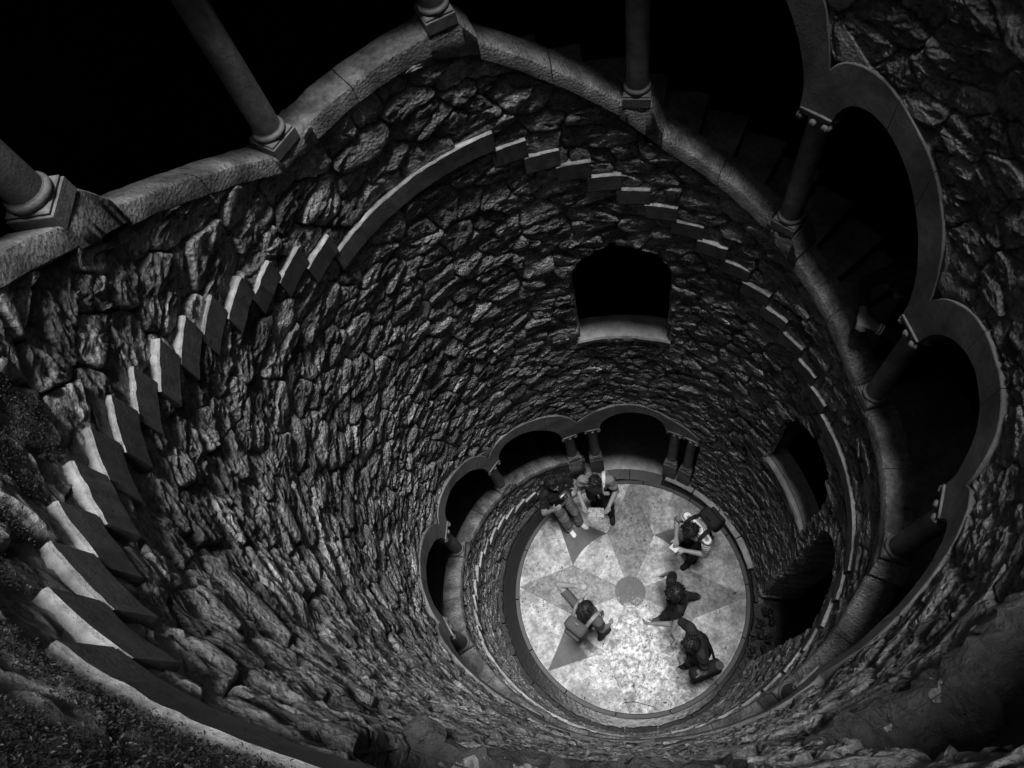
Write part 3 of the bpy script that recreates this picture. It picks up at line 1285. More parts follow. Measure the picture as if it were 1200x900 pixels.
# ---------------------------------------------------------------- columns
def column(th, zb, zt, label, group=None, pedestal=None, rc=1.038):
    c = np.array(W(rc, th, zb))
    root = empty('stone_column', tuple(c), label, 'column', group)
    root.rotation_euler = (0, 0, 0)
    Hc = (zt - zb) * U
    er = np.array([math.cos(math.radians(th)), math.sin(math.radians(th)), 0])
    et = np.array([-er[1], er[0], 0])

    def box(name, half, z0, z1, mat, ch=0.006, parent=root, rad_off=0.0, tan_off=0.0):
        V, F = [], []
        rings_ = [(half - ch, z0), (half, z0 + ch), (half, z1 - ch), (half - ch, z1)]
        for (h_, zz) in rings_:
            for sx, sy in ((-1, -1), (1, -1), (1, 1), (-1, 1)):
                V.append(c + er * (sx * h_ + rad_off) + et * (sy * h_ + tan_off) + np.array([0, 0, zz]))
        for q in range(3):
            for s_ in range(4):
                s2 = (s_ + 1) % 4
                F.append((q * 4 + s_, q * 4 + s2, (q + 1) * 4 + s2, (q + 1) * 4 + s_))
        F += [(3, 2, 1, 0), (12, 13, 14, 15)]
        return mesh_obj(name, V, F, mat, parent)
    if pedestal is not None:
        hp = (zb - pedestal) * U
        box('pedestal', 0.098, -hp, 0.0, 'dressed', 0.008)
    box('plinth', 0.089, -0.004, 0.075, 'dressed', 0.005)
    bs = box('base_fillet', 0.083, 0.0745, 0.092, 'dressed', 0.006)
    rs = 0.071
    prof = [(rs + 0.006, 0.088)]
    for q in range(9):
        an = -PI / 2 + PI * q / 8
        prof.append((rs + 0.004 + 0.014 * math.cos(an), 0.108 + 0.017 * math.sin(an)))
    prof.append((rs + 0.001, 0.130))
    lathe('base_ring', prof, c, 'dressed', root)
    top = Hc - 0.135
    lathe('shaft', [(rs, 0.126), (rs, 0.3 * top), (rs * 0.97, 0.7 * top), (rs * 0.94, top)], c, 'dressed', root)
    lathe('neck_ring', [(rs * 0.94, top - 0.012), (rs * 1.06, top - 0.006), (rs * 1.08, top), (rs * 1.06, top + 0.006), (rs * 0.95, top + 0.012)], c, 'dressed', root, 20)
    cap = lathe('capital', [(rs * 0.95, top + 0.002), (rs * 0.98, top + 0.03), (rs * 1.08, top + 0.06), (rs * 1.25, top + 0.082), (rs * 1.3, top + 0.09)], c, 'dressed', root, 24)
    # carved knobs under the abacus
    for s_ in range(4):
        for off in (-1, 0, 1):
            d1, d2 = ((er, et), (-er, et), (et, er), (-et, er))[s_]
            if off == 1 and s_ in (1, 3):
                continue
            if off == -1 and s_ in (0, 2) and False:
                continue
            pos = c + d1 * 0.090 + d2 * (off * 0.078) + np.array([0, 0, top + 0.070])
            bm = bmesh.new()
            bmesh.ops.create_icosphere(bm, subdivisions=2, radius=0.026)
            for v in bm.verts:
                v.co.z *= 1.15
                v.co *= 1 + 0.18 * math.sin(5 * math.atan2(v.co.y, v.co.x))
            me = bpy.data.meshes.new('carved_knob')
            bm.to_mesh(me)
            bm.free()
            me.materials.append(MATS['dressed'])
            for p_ in me.polygons:
                p_.use_smooth = True
            o = bpy.data.objects.new('carved_knob', me)
            col.objects.link(o)
            o.parent = cap
            o.location = Vector(pos) - root.location - cap.location
    box('abacus', 0.090, Hc - 0.047, Hc - 0.012, 'dressed', 0.005)
    box('abacus_fillet', 0.099, Hc - 0.0125, Hc + 0.004, 'dressed', 0.003)
    return root


GU = 'columns of the upper turn of the arcade'
GL = 'columns of the lower turn of the arcade'
col_label = {
    0: ('stone column rising beyond the top landing bay', None),
    1: ('stone column at the lower end of the top landing bay', None),
    2: ('stone column on the upper flight parapet, second below the top landing', None),
    3: ('thick-looking stone column on a square plinth where the upper parapet drops sharply', None),
    4: ('stone column at the start of the long level landing band of the stair', None),
    5: ('stone column at the peak of the parapet above the end of the long landing band', None),
    6: ('slender upright stone column on the parapet above the arched rubble window', None),
    7: ('stone column with knobbed capital carrying two arches, beside the first full arch', None),
    8: ('stone column beside the dark-clothed person leaning on the parapet', None),
    9: ('stone column at the lower end of the curved level parapet bay, below the leaning person', None),
    10: ('half hidden stone column low on the parapet above the last short tread ends', None),
    13: ('small stone column of the lower arcade beside the dark narrow bay near the gutter', None),
    14: ('small stone column of the lower arcade between its two dark leftmost full arches', None),
    15: ('small stone column of the lower arcade behind the person in black holding a camera', None),
    16: ('small stone column ending the lower parapet, beside the doorway pair on a pedestal', None),
}
for k, th in enumerate(COLS):
    if k in (11, 12):
        lab = ('small stone column on the near arcade side, %s the lower landing bay' % ('above' if k == 11 else 'at the head of'), None)
    else:
        lab = col_label[k]
    column(th, blk_z[k] + 0.004, cap_z[k] - 0.001, lab[0], lab[1])
column(-281.8, -5.12, -4.442, 'stone column on a tall pedestal forming the first jamb of the floor doorway', None, -5.452)
column(-315.5, -5.12, -4.387, 'stone column on a tall pedestal at the far jamb of the floor doorway', None, -5.452)
column(-322.6, -5.12, -4.387, 'stone column on a tall pedestal butting the rubble wall past the floor doorway', None, -5.452)

# ---------------------------------------------------------------- arches
arch_label = {
    0: 'stone arch over the top landing bay', 1: 'stone arch over the first sloping bay below the top landing',
    2: 'stone arch over the second sloping bay below the top landing', 3: 'stone arch over the sloping bay before the long landing band',
    4: 'stone arch over the level bay above the long landing band', 5: 'stone arch over the sloping bay past the parapet peak',
    6: 'stone arch over the sloping bay above the arched rubble window', 7: 'tall rampant stone arch over the bay where a person leans on the parapet',
    8: 'rounded stone arch over the level bay below the leaning person', 9: 'long dark stone arch curving down beside the near rubble wall',
    10: 'stone arch on the near side below the leaning camera', 11: 'stone arch on the hidden near side of the lower turn',
    12: 'stone arch over the lower landing bay on the near side', 13: 'narrow stone arch of the lower turn seen almost edge on',
    14: 'stone arch of the lower turn with the widest pale lip, above a plain parapet', 15: 'stone arch of the lower turn next to the floor doorway',
}
AR0, AR1 = 0.992, 1.12


def arch_prof(th):
    zi, ze = intrados(th), extrados(th)
    return [(AR0 + 0.002, zi), (AR0, zi + 0.003), (AR0, ze - 0.003), (AR0 + 0.002, ze), (AR1, ze + 0.001), (AR1, zi)]


for k in range(len(COLS) - 1):
    a, b = COLS[k], COLS[k + 1]
    if k == len(COLS) - 2:
        b = DOOR[0]
    root = empty('stone_arch', W(1.03, (a + b) / 2, intrados((a + b) / 2)), arch_label[k], 'arch')
    cuts = [a, a + (b - a) * 0.36, a + (b - a) * 0.66, b]
    for q in range(3):
        p0, p1 = cuts[q] - (0.06 if q else 0.0), cuts[q + 1] + (0.06 if q < 2 else 0.0)
        ths = set(frange(p0, p1, 0.6))
        for e in (a - 3.2, b + 3.2 if k < len(COLS) - 2 else COLS[k + 1] + 3.2):
            for d in (-0.25, -0.08, -0.01, 0.01, 0.08, 0.25, 0.45):
                if p1 < e + d < p0:
                    ths.add(e + d)
        sweep('voussoir', sorted(ths, reverse=True), arch_prof, 'arch', root, smooth=True, jitter=0.003, jscale=9, sharp=20)
root = empty('stone_arch', W(1.03, -298, -4.16), 'broad stone arch of the doorway opening onto the star floor', 'arch')
for (p0, p1) in ((DOOR[0], -291.9), (-292.02, -304.5), (-304.62, DOOR[1])):
    ths = set(frange(p0, p1, 0.6))
    for e in (-298.3 + 13.3, -298.3 - 13.3):
        for d in (-0.25, -0.08, -0.01, 0.01, 0.08, 0.25):
            if p1 < e + d < p0:
                ths.add(e + d)
    sweep('voussoir', sorted(ths, reverse=True), arch_prof, 'arch', root, smooth=True, jitter=0.003, jscale=9, sharp=20)

# ---------------------------------------------------------------- people
def v3(*a):
    return np.array(a, float)


def capsule_mesh(a, b, ra, rb, seg=14):
    d = b - a
    L = np.linalg.norm(d)
    d = d / max(L, 1e-6)
    up = v3(0, 0, 1) if abs(d[2]) < 0.9 else v3(1, 0, 0)
    s = np.cross(d, up)
    s /= np.linalg.norm(s)
    t_ = np.cross(d, s)
    V, F = [], []
    rows = [(-1.0, 0.0), (-0.87, 0.5), (-0.5, 0.87), (0.0, 1.0)]
    prof = [(a + d * ra * p, ra * max(q, 0.02)) for p, q in rows] + [(b - d * rb * p, rb * max(q, 0.02)) for p, q in rows[::-1]]
    for (c, r) in prof:
        for k in range(seg):
            an = 2 * PI * k / seg
            V.append(c + (s * math.cos(an) + t_ * math.sin(an)) * r)
    for i in range(len(prof) - 1):
        for k in range(seg):
            k2 = (k + 1) % seg
            F.append((i * seg + k, i * seg + k2, (i + 1) * seg + k2, (i + 1) * seg + k))
    F.append(tuple(range(seg - 1, -1, -1)))
    F.append(tuple((len(prof) - 1) * seg + k for k in range(seg)))
    return V, F


def ellipsoid_mesh(c, rad, rot=None, seg=18):
    V, F = [], []
    n = 11
    for i in range(n):
        ph = PI * (i + 0.02) / (n - 1 + 0.04)
        for k in range(seg):
            an = 2 * PI * k / seg
            p = v3(rad[0] * math.sin(ph) * math.cos(an), rad[1] * math.sin(ph) * math.sin(an), rad[2] * math.cos(ph))
            if rot is not None:
                p = rot @ p
            V.append(c + p)
    for i in range(n - 1):
        for k in range(seg):
            k2 = (k + 1) % seg
            F.append((i * seg + k, (i + 1) * seg + k, (i + 1) * seg + k2, i * seg + k2))
    F.append(tuple(range(seg)))
    F.append(tuple((n - 1) * seg + k for k in range(seg - 1, -1, -1)))
    return V, F


def rotx(a):
    c, s = math.cos(a), math.sin(a)
    return np.array([[1, 0, 0], [0, c, -s], [0, s, c]])


def unit(v):
    v = np.asarray(v, float)
    return v / np.linalg.norm(v)


def person(label, pos, face, shirt, trousers, shoes, arms, hair='short', lean=0.0, nod=0.0, feet=((-0.1, 0.0), (0.1, 0.0)), sleeve='short', h=1.0,
           headyaw=0.0, zbase=0.0, flare=0.0):
    """local frame: x right, y forward, z up; arms = ((elbow dir, forearm dir, palm normal) left, right)"""
    prims = []      # kind, data, material

    def cap(a, b, ra, rb, m):
        prims.append(('c', v3(*a), v3(*b), ra, rb, m))

    def ell(c, r, m, rot=None):
        prims.append(('e', v3(*c), r, rot, 0, m))
    Rl = rotx(-lean)
    hipc = v3(0, 0, 0.93)

    def up(p):
        return hipc + Rl @ (v3(*p) - hipc)
    # legs
    for sx, (fx, fy) in zip((-1, 1), feet):
        hip = v3(sx * 0.085, 0, 0.91)
        ank = v3(fx, fy, 0.085)
        knee = (hip + ank) / 2 + v3(sx * 0.01, 0.05 + 0.05 * abs(fy), 0.03)
        cap(hip, knee, 0.092, 0.062 + flare * 0.3, trousers)
        cap(knee, ank + v3(0, 0, 0.03), 0.060 + flare * 0.3, 0.046 + flare, trousers)
        cap(ank + v3(0, -0.035, -0.045), ank + v3(sx * 0.015, 0.135, -0.052), 0.038, 0.036, shoes)
        cap(ank + v3(0, 0, 0.0), ank + v3(0, 0.03, -0.03), 0.042, 0.042, shoes)
    ell((0, -0.01, 0.95), (0.165, 0.115, 0.125), trousers)
    # torso
    for (z, rx, ry, y) in ((1.03, 0.152, 0.108, 0.0), (1.14, 0.148, 0.108, 0.005), (1.25, 0.168, 0.118, 0.005), (1.34, 0.178, 0.112, -0.005), (1.41, 0.150, 0.085, -0.012)):
        ell(up((0, y, z)), (rx, ry, 0.10), shirt, Rl)
    sh = [up((-0.180, -0.01, 1.405)), up((0.180, -0.01, 1.405))]
    cap(sh[0], up((-0.05, -0.01, 1.44)), 0.062, 0.062, shirt)
    cap(sh[1], up((0.05, -0.01, 1.44)), 0.062, 0.062, shirt)
    # neck and head
    nk0, nk1 = up((0, -0.01, 1.43)), up((0, 0.01, 1.52))
    cap(nk0, nk1, 0.056, 0.052, 'skin')
    Rh = Rl @ rotx(-nod)
    cy, sy = math.cos(headyaw), math.sin(headyaw)
    Rh = Rh @ np.array([[cy, -sy, 0], [sy, cy, 0], [0, 0, 1]])
    hc = nk1 + Rh @ v3(0, 0.022, 0.095)

    def hd(p):
        return hc + Rh @ v3(*p)
    ell(hd((0, -0.008, 0.025)), (0.075, 0.094, 0.095), 'skin', Rh)
    ell(hd((0, 0.025, -0.045)), (0.058, 0.066, 0.070), 'skin', Rh)
    cap(hd((0, 0.088, 0.005)), hd((0, 0.104, -0.028)), 0.010, 0.014, 'skin')
    cap(hd((-0.03, 0.082, 0.022)), hd((0.03, 0.082, 0.022)), 0.012, 0.012, 'skin')
    cap(hd((-0.015, 0.080, -0.060)), hd((0.015, 0.080, -0.060)), 0.012, 0.012, 'skin')
    for sx in (-1, 1):
        ell(hd((sx * 0.078, -0.008, -0.005)), (0.010, 0.020, 0.032), 'skin', Rh)
    # arms and hands
    wrists = []
    for si, sx in enumerate((-1, 1)):
        ed, fd, pn = arms[si]
        ed, fd, pn = unit(ed), unit(fd), unit(pn)
        el = sh[si] + ed * 0.285
        wr = el + fd * 0.245
        cap(sh[si], sh[si] + ed * 0.16, 0.060, 0.053, shirt)
        cap(sh[si] + ed * 0.14, el, 0.047, 0.040, shirt if sleeve == 'long' else 'skin')
        if sleeve == 'long':
            cap(el, el + fd * 0.20, 0.044, 0.036, shirt)
        cap(el, wr, 0.040, 0.027, shirt if (sleeve == 'long' and False) else 'skin')
        side = unit(np.cross(fd, pn))
        pn = unit(np.cross(side, fd))
        for q in (-1, -0.33, 0.33, 1):
            cap(wr + fd * 0.012 + side * q * 0.016, wr + fd * 0.085 + side * q * 0.029, 0.0150, 0.0125, 'skin')
        for q, ln in zip((-1, -0.33, 0.33, 1), (0.062, 0.076, 0.082, 0.072)):
            b0 = wr + fd * 0.088 + side * q * 0.029
            b1 = b0 + unit(fd * 0.9 + pn * 0.42) * ln * 0.52
            b2 = b1 + unit(fd * 0.5 + pn * 0.9) * ln * 0.48
            cap(b0, b1, 0.0098, 0.0090, 'skin')
            cap(b1, b2, 0.0090, 0.0078, 'skin')
        tsg = sx
        t0 = wr + fd * 0.028 + side * 0.026 * tsg
        t1 = t0 + unit(fd * 0.65 + side * 0.7 * tsg + pn * 0.3) * 0.042
        t2 = t1 + unit(fd * 0.9 + side * 0.15 * tsg + pn * 0.35) * 0.034
        cap(t0, t1, 0.0125, 0.0105, 'skin')
        cap(t1, t2, 0.0105, 0.0088, 'skin')
        wrists.append((wr, fd, pn, side))
    # join and remesh into one continuous surface
    V, F = [], []
    for p in prims:
        if p[0] == 'c':
            v_, f_ = capsule_mesh(p[1], p[2], p[3], p[4])
        else:
            v_, f_ = ellipsoid_mesh(p[1], p[2], p[3])
        o0 = len(V)
        V += [tuple(x) for x in v_]
        F += [tuple(o0 + q for q in f) for f in f_]
    me = bpy.data.meshes.new('tmp')
    me.from_pydata(V, [], F)
    tmp = bpy.data.objects.new('tmp', me)
    col.objects.link(tmp)
    md = tmp.modifiers.new('r', 'REMESH')
    md.mode = 'VOXEL'
    md.voxel_size = 0.0095
    ms = tmp.modifiers.new('s', 'SMOOTH')
    ms.factor = 0.5
    ms.iterations = 3
    bpy.context.view_layer.update()
    dg = bpy.context.evaluated_depsgraph_get()
    bme = bpy.data.meshes.new_from_object(tmp.evaluated_get(dg))
    bpy.data.objects.remove(tmp)
    n = len(bme.vertices)
    co = np.empty(n * 3)
    bme.vertices.foreach_get('co', co)
    co = co.reshape(-1, 3)
    # nearest primitive per polygon centre
    m = len(bme.polygons)
    pc = np.empty(m * 3)
    bme.polygons.foreach_get('center', pc)
    pc = pc.reshape(-1, 3)
    best = np.full(m, 1e9)
    names = []
    bi = np.zeros(m, int)
    for p in prims:
        if p[5] not in names:
            names.append(p[5])
        if p[0] == 'c':
            ab = p[2] - p[1]
            t_ = np.clip(((pc - p[1]) @ ab) / max(ab @ ab, 1e-9), 0, 1)
            d = np.linalg.norm(pc - p[1] - t_[:, None] * ab, axis=1) - (p[3] + (p[4] - p[3]) * t_)
        else:
            q = pc - p[1]
            if p[3] is not None:
                q = q @ p[3]
            rr = np.array(p[2])
            d = (np.linalg.norm(q / rr, axis=1) - 1) * rr.min()
        k_ = names.index(p[5])
        better = d < best
        bi[better] = k_
        best = np.minimum(best, d)
    # folds in the cloth
    vb = np.zeros(n)
    isc = np.array([nm not in ('skin',) for nm in names])
    lv = np.empty(len(bme.loops), int)
    bme.loops.foreach_get('vertex_index', lv)
    ls = np.empty(m, int)
    lt = np.empty(m, int)
    bme.polygons.foreach_get('loop_start', ls)
    bme.polygons.foreach_get('loop_total', lt)
    vb[lv] = np.repeat(isc[bi], lt)
    nr = np.empty(n * 3)
    bme.vertices.foreach_get('normal', nr)
    nr = nr.reshape(-1, 3)
    sd_ = rng.uniform(0, 40)
    fold = 0.010 * fbm(co * np.array([9, 9, 16]) + sd_, 2, 7) + 0.006 * (1 - 2 * np.abs(vnoise(co * np.array([7, 7, 22]) + sd_, 31)))
    co = co + nr * (fold * vb)[:, None]
    bme.vertices.foreach_set('co', co.ravel())
    for nm in names:
        bme.materials.append(MATS[nm])
    bme.polygons.foreach_set('material_index', bi.astype(np.int32))
    bme.polygons.foreach_set('use_smooth', [True] * m)
    bme.update()
    fx, fy = unit((face[0], face[1]))
    ang = math.atan2(-fx, fy)
    root = bpy.data.objects.new('person', bme)
    col.objects.link(root)
    root.location = (pos[0], pos[1], zbase)
    root.rotation_euler = (0, 0, ang)
    h = h * 1.05
    root.scale = (h, h, h)
    tag(root, label, 'person', None, 'thing')
    # hair
    V, F = [], []

    def add(vf):
        o0 = len(V)
        V.extend([tuple(x) for x in vf[0]])
        F.extend([tuple(o0 + q for q in f) for f in vf[1]])
    hv, hf = ellipsoid_mesh(v3(0, -0.016, 0.028), (0.088, 0.104, 0.104), None, 36)
    hv = np.array(hv)
    keep = []
    for f in hf:
        c_ = hv[list(f)].mean(0)
        if c_[2] > 0.055 - 0.02 * (c_[1] < 0.03) or c_[1] < -0.015 and c_[2] > -0.06:
            keep.append(f)
    nn_ = fbm(hv * np.array([60, 60, 18]) + sd_, 2, 3)
    hv = hv * (1 + 0.05 * nn_[:, None])
    add((hc + hv @ Rh.T, keep))
    for q in range(220):
        dv = unit(rng.normal(0, 1, 3) + v3(0, -0.55, 0.75))
        if dv[1] > 0.35 and dv[2] < 0.6 or dv[2] < -0.2:
            continue
        p_ = v3(0, -0.016, 0.028) + dv * v3(0.086, 0.102, 0.102)
        e2 = p_ + unit(np.cross(dv, v3(0.3, 1, 0.2)) * rng.choice([-1, 1]) + rng.normal(0, 0.4, 3) + dv * 0.15) * 0.045
        v_, f_ = capsule_mesh(p_, e2, 0.005, 0.002, 6)
        add((hc + np.array(v_) @ Rh.T, f_))
    if hair in ('long', 'bushy'):
        bx = 1.0 if hair == 'long' else 1.45
        for (p_, r_) in (((0, -0.075, -0.03), (0.082 * bx, 0.045 * bx, 0.10)), ((0.02, -0.085, -0.12), (0.075 * bx, 0.04 * bx, 0.10)), ((-0.05, -0.04, -0.06), (0.042 * bx, 0.05, 0.11)), ((0.05, -0.04, -0.06), (0.042 * bx, 0.05, 0.11))):
            ev, ef = ellipsoid_mesh(v3(*p_), r_, None, 24)
            ev = np.array(ev)
            ev = v3(*p_) + (ev - v3(*p_)) * (1 + 0.16 * fbm(ev * np.array([50, 50, 14]) + sd_, 2, 9)[:, None])
            add((hc + ev @ Rh.T, ef))
    if hair == 'bushy':
        ev, ef = ellipsoid_mesh(v3(0, -0.055, 0.035), (0.128, 0.118, 0.118), None, 40)
        ev = np.array(ev)
        c0_ = v3(0, -0.055, 0.035)
        ev = c0_ + (ev - c0_) * (1 + 0.22 * fbm(ev * 22 + sd_, 3, 9)[:, None])
        add((hc + ev @ Rh.T, ef))
        for q in range(90):
            dv = unit(rng.normal(0, 1, 3) * v3(1, 1, 0.8) + v3(0, -0.5, 0.3))
            p_ = c0_ + dv * v3(0.115, 0.105, 0.105)
            e2 = p_ + unit(dv + rng.normal(0, 0.8, 3)) * 0.05
            v_, f_ = capsule_mesh(p_, e2, 0.006, 0.002, 6)
            add((hc + np.array(v_) @ Rh.T, f_))
    ho = mesh_obj('hair', V, F, 'hair', None, True, origin=(0, 0, 0))
    ho.parent = root
    ho.location = (0, 0, 0)
    for sx in (-1, 1):
        ev, ef = ellipsoid_mesh(hd((sx * 0.030, 0.080, 0.004)), (0.011, 0.008, 0.007), Rh, 10)
        e_ = mesh_obj('eye', ev, ef, 'device', None, True, origin=(0, 0, 0))
        e_.parent = root
    ev, ef = ellipsoid_mesh(hd((0, 0.090, -0.060)), (0.022, 0.006, 0.005), Rh, 10)
    e_ = mesh_obj('mouth', ev, ef, 'cloth_mid', None, True, origin=(0, 0, 0))
    e_.parent = root
    M4 = Matrix.Translation(root.location) @ Matrix.Rotation(ang, 4, 'Z') @ Matrix.Scale(h, 4)

    def tw(p):
        return np.array(M4 @ Vector(p))
    return dict(root=root, wrists=wrists, tw=tw, up=up, hd=hd, hc=hc, ang=ang, M=M4)


def rbox(name, size, mat, parent, loc, rot=None, bev=0.01, seg=2):
    bm = bmesh.new()
    bmesh.ops.create_cube(bm, size=1)
    for v in bm.verts:
        v.co = Vector((v.co.x * size[0], v.co.y * size[1], v.co.z * size[2]))
    bmesh.ops.bevel(bm, geom=bm.edges[:], offset=bev, segments=seg, affect='EDGES', profile=0.6)
    me = bpy.data.meshes.new(name)
    bm.to_mesh(me)
    bm.free()
    me.materials.append(MATS[mat])
    for p_ in me.polygons:
        p_.use_smooth = True
    me.set_sharp_from_angle(angle=math.radians(50))
    o = bpy.data.objects.new(name, me)
    col.objects.link(o)
    o.location = loc
    if rot is not None:
        o.rotation_euler = rot
    if parent is not None:
        o.parent = parent
    return o


def tube(name, pts, rad_, mat, parent=None, seg=8, flat=1.0):
    V, F = [], []
    pts = [np.asarray(p, float) for p in pts]
    n = len(pts)
    for i, p in enumerate(pts):
        d = unit(pts[min(i + 1, n - 1)] - pts[max(i - 1, 0)])
        up_ = v3(0, 0, 1) if abs(d[2]) < 0.9 else v3(1, 0, 0)
        s = unit(np.cross(d, up_))
        t_ = np.cross(d, s)
        for k in range(seg):
            an = 2 * PI * k / seg
            V.append(p + s * math.cos(an) * rad_ + t_ * math.sin(an) * rad_ * flat)
    for i in range(n - 1):
        for k in range(seg):
            k2 = (k + 1) % seg
            F.append((i * seg + k, i * seg + k2, (i + 1) * seg + k2, (i + 1) * seg + k))
    F.append(tuple(range(seg - 1, -1, -1)))
    F.append(tuple((n - 1) * seg + k for k in range(seg)))
    o = mesh_obj(name, V, F, mat, None, True, origin=(0, 0, 0))
    if parent is not None:
        o.parent = parent
    return o


def smooth_path(pts, n=10):
    pts = [np.asarray(p, float) for p in pts]
    out_ = []
    for i in range(len(pts) - 1):
        p0, p1, p2, p3 = pts[max(i - 1, 0)], pts[i], pts[i + 1], pts[min(i + 2, len(pts) - 1)]
        for k in range(n):
            t_ = k / n
            out_.append(0.5 * (2 * p1 + (p2 - p0) * t_ + (2 * p0 - 5 * p1 + 4 * p2 - p3) * t_ ** 2 + (3 * p1 - p0 - 3 * p2 + p3) * t_ ** 3))
    out_.append(pts[-1])
    return out_


def worn(name, P, label, cat):
    """an Empty carrying a person's local frame, for things worn or held"""
    o = bpy.data.objects.new(name, None)
    o.empty_display_size = 0.1
    col.objects.link(o)
    o.matrix_world = P['M']
    return tag(o, label, cat, None, 'thing')


def backpack(P, label, mat, strapmat, lean=0.0, side=0.0):
    b = worn('backpack', P, label, 'backpack')
    c = P['up']((side, -0.215, 1.21))
    rbox('pack_body', (0.28, 0.17, 0.42), mat, b, c, (-lean, 0, 0), 0.06, 4)
    rbox('front_pocket', (0.22, 0.06, 0.20), mat, b, P['up']((side, -0.312, 1.13)), (-lean, 0, 0), 0.025, 3)
    for sx in (-1, 1):
        pts = [P['up'](q) for q in ((sx * 0.10, -0.16, 1.36), (sx * 0.115, -0.05, 1.505), (sx * 0.125, 0.06, 1.46), (sx * 0.135, 0.115, 1.33), (sx * 0.155, 0.09, 1.18), (sx * 0.15, -0.10, 1.08))]
        tube('shoulder_strap', smooth_path(pts, 6), 0.024, strapmat, b, 8, 0.35)
    pts = [P['up'](q) for q in ((-0.03, -0.19, 1.425), (0, -0.19, 1.46), (0.03, -0.19, 1.425))]
    tube('grab_loop', smooth_path(pts, 5), 0.008, strapmat, b)
    return b


IR = v3(0.92, -0.38, 0)      # world directions of "to the well door's right" and "towards the doorway"
IU = v3(0.42, 0.91, 0)


def at_floor(x, y):
    return (x * U, y * U)


# person in black taking a picture
pa = person('person in black top and pale grey trousers raising a camera', at_floor(-0.20, 0.74), (IR * 0.7 - IU * 0.7)[:2], 'cloth_black', 'cloth_grey', 'white',
            (((-0.45, 0.45, -0.65), (0.45, 0.45, 0.80), (0.9, 0.1, 0.2)), ((0.45, 0.45, -0.65), (-0.45, 0.45, 0.80), (-0.9, 0.1, 0.2))), 'long', -0.16, 0.25,
            ((-0.09, 0.24), (0.10, 0.20)), 'short', 0.93, 0, 0, 0.02)
cm = worn('camera', pa, 'small black camera held up by the person in black', 'camera')
cc_ = pa['hc'] + v3(0.0, 0.215, 0.015)
rbox('camera_body', (0.13, 0.05, 0.08), 'device', cm, cc_, None, 0.008)
lathe('lens', [(0.030, -0.03), (0.032, 0.0), (0.032, 0.045), (0.026, 0.05)], (0, 0, 0), 'device', None, 20).parent = cm
ln = cm.children[-1]
ln.location = cc_ + v3(0, 0.03, 0)
ln.rotation_euler = (-PI / 2, 0, 0)

# man in grey t-shirt reading a booklet
pb_ = person('person in grey t-shirt with a pale strap, bent over an open booklet', at_floor(0.105, 0.71), (-IU)[:2], 'cloth_grey', 'cloth_dark', 'cloth_black',
             (((-0.28, 0.22, -0.9), (0.35, 0.85, 0.12), (0.5, 0.1, 0.8)), ((0.28, 0.22, -0.9), (-0.35, 0.85, 0.12), (-0.5, 0.1, 0.8))), 'short', 0.10, 0.45,
             ((-0.17, 0.14), (0.08, -0.06)), 'short', 0.98)
bk = worn('booklet', pb_, 'open printed booklet in the hands of the grey t-shirt person', 'booklet')
wl, wrr = pb_['wrists'][0][0], pb_['wrists'][1][0]
mid_ = (wl + wrr) / 2 + v3(0, 0.10, 0.03)
for sx in (-1, 1):
    rbox('page', (0.105, 0.15, 0.004), 'page', bk, mid_ + v3(sx * 0.053, 0, 0.004), (0.35, sx * 0.12, 0), 0.0015, 1)
sb = worn('shoulder_bag', pb_, 'pale strap and small bag slung across the grey t-shirt person', 'bag')
tube('strap', smooth_path([pb_['up'](q) for q in ((-0.17, -0.10, 1.02), (-0.13, -0.15, 1.25), (-0.105, -0.10, 1.455), (-0.105, -0.01, 1.512), (-0.10, 0.08, 1.45), (-0.10, 0.14, 1.28), (-0.17, 0.10, 1.02))], 8), 0.027, 'white', sb, 8, 0.3)
rbox('bag_body', (0.08, 0.20, 0.20), 'cloth_dark', sb, pb_['up']((-0.22, -0.02, 0.96)), None, 0.02, 3)

# person in striped shirt with backpack
pc_ = person('person in striped shirt with a backpack, arms folded forward', at_floor(0.64, 0.095), (-IR * 0.8 - IU * 0.6)[:2], 'cloth_stripe', 'cloth_dark', 'cloth_black',
             (((-0.30, 0.25, -0.9), (0.70, 0.65, 0.10), (0.1, 0.1, 0.9)), ((0.30, 0.20, -0.9), (-0.70, 0.65, 0.20), (0.1, 0.1, 0.9))), 'short', 0.22, 0.35,
             ((-0.10, 0.16), (0.12, 0.02)), 'short', 1.03)
backpack(pc_, 'dark backpack on the back of the striped shirt person', 'cloth_black', 'cloth_black', 0.22)
ph = worn('leaflet', pc_, 'small white leaflet held by the striped shirt person', 'leaflet')
m2 = (pc_['wrists'][0][0] + pc_['wrists'][1][0]) / 2 + v3(0, 0.10, 0.05)
rbox('sheet', (0.10, 0.08, 0.004), 'white', ph, m2, (0.3, 0.05, 0.2), 0.001, 1)

# person with raised arm and small pack
pd = person('person with one arm raised over the brow, wearing a small grey backpack', at_floor(-0.335, -0.135), (IR * 0.6 + IU * 0.8)[:2], 'cloth_mid', 'cloth_dark', 'cloth_dark',
            (((-0.75, 0.12, 0.25), (0.88, 0.50, 0.45), (0.2, 0.2, -0.9)), ((0.22, -0.1, -0.95), (0.05, 0.45, -0.85), (-0.9, 0.2, 0.0))), 'long', 0.0, -0.05,
            ((-0.09, 0.02), (0.19, -0.04)), 'short', 1.0)
backpack(pd, 'small grey backpack worn by the person with a raised arm', 'cloth_mid', 'cloth_grey', 0.0)

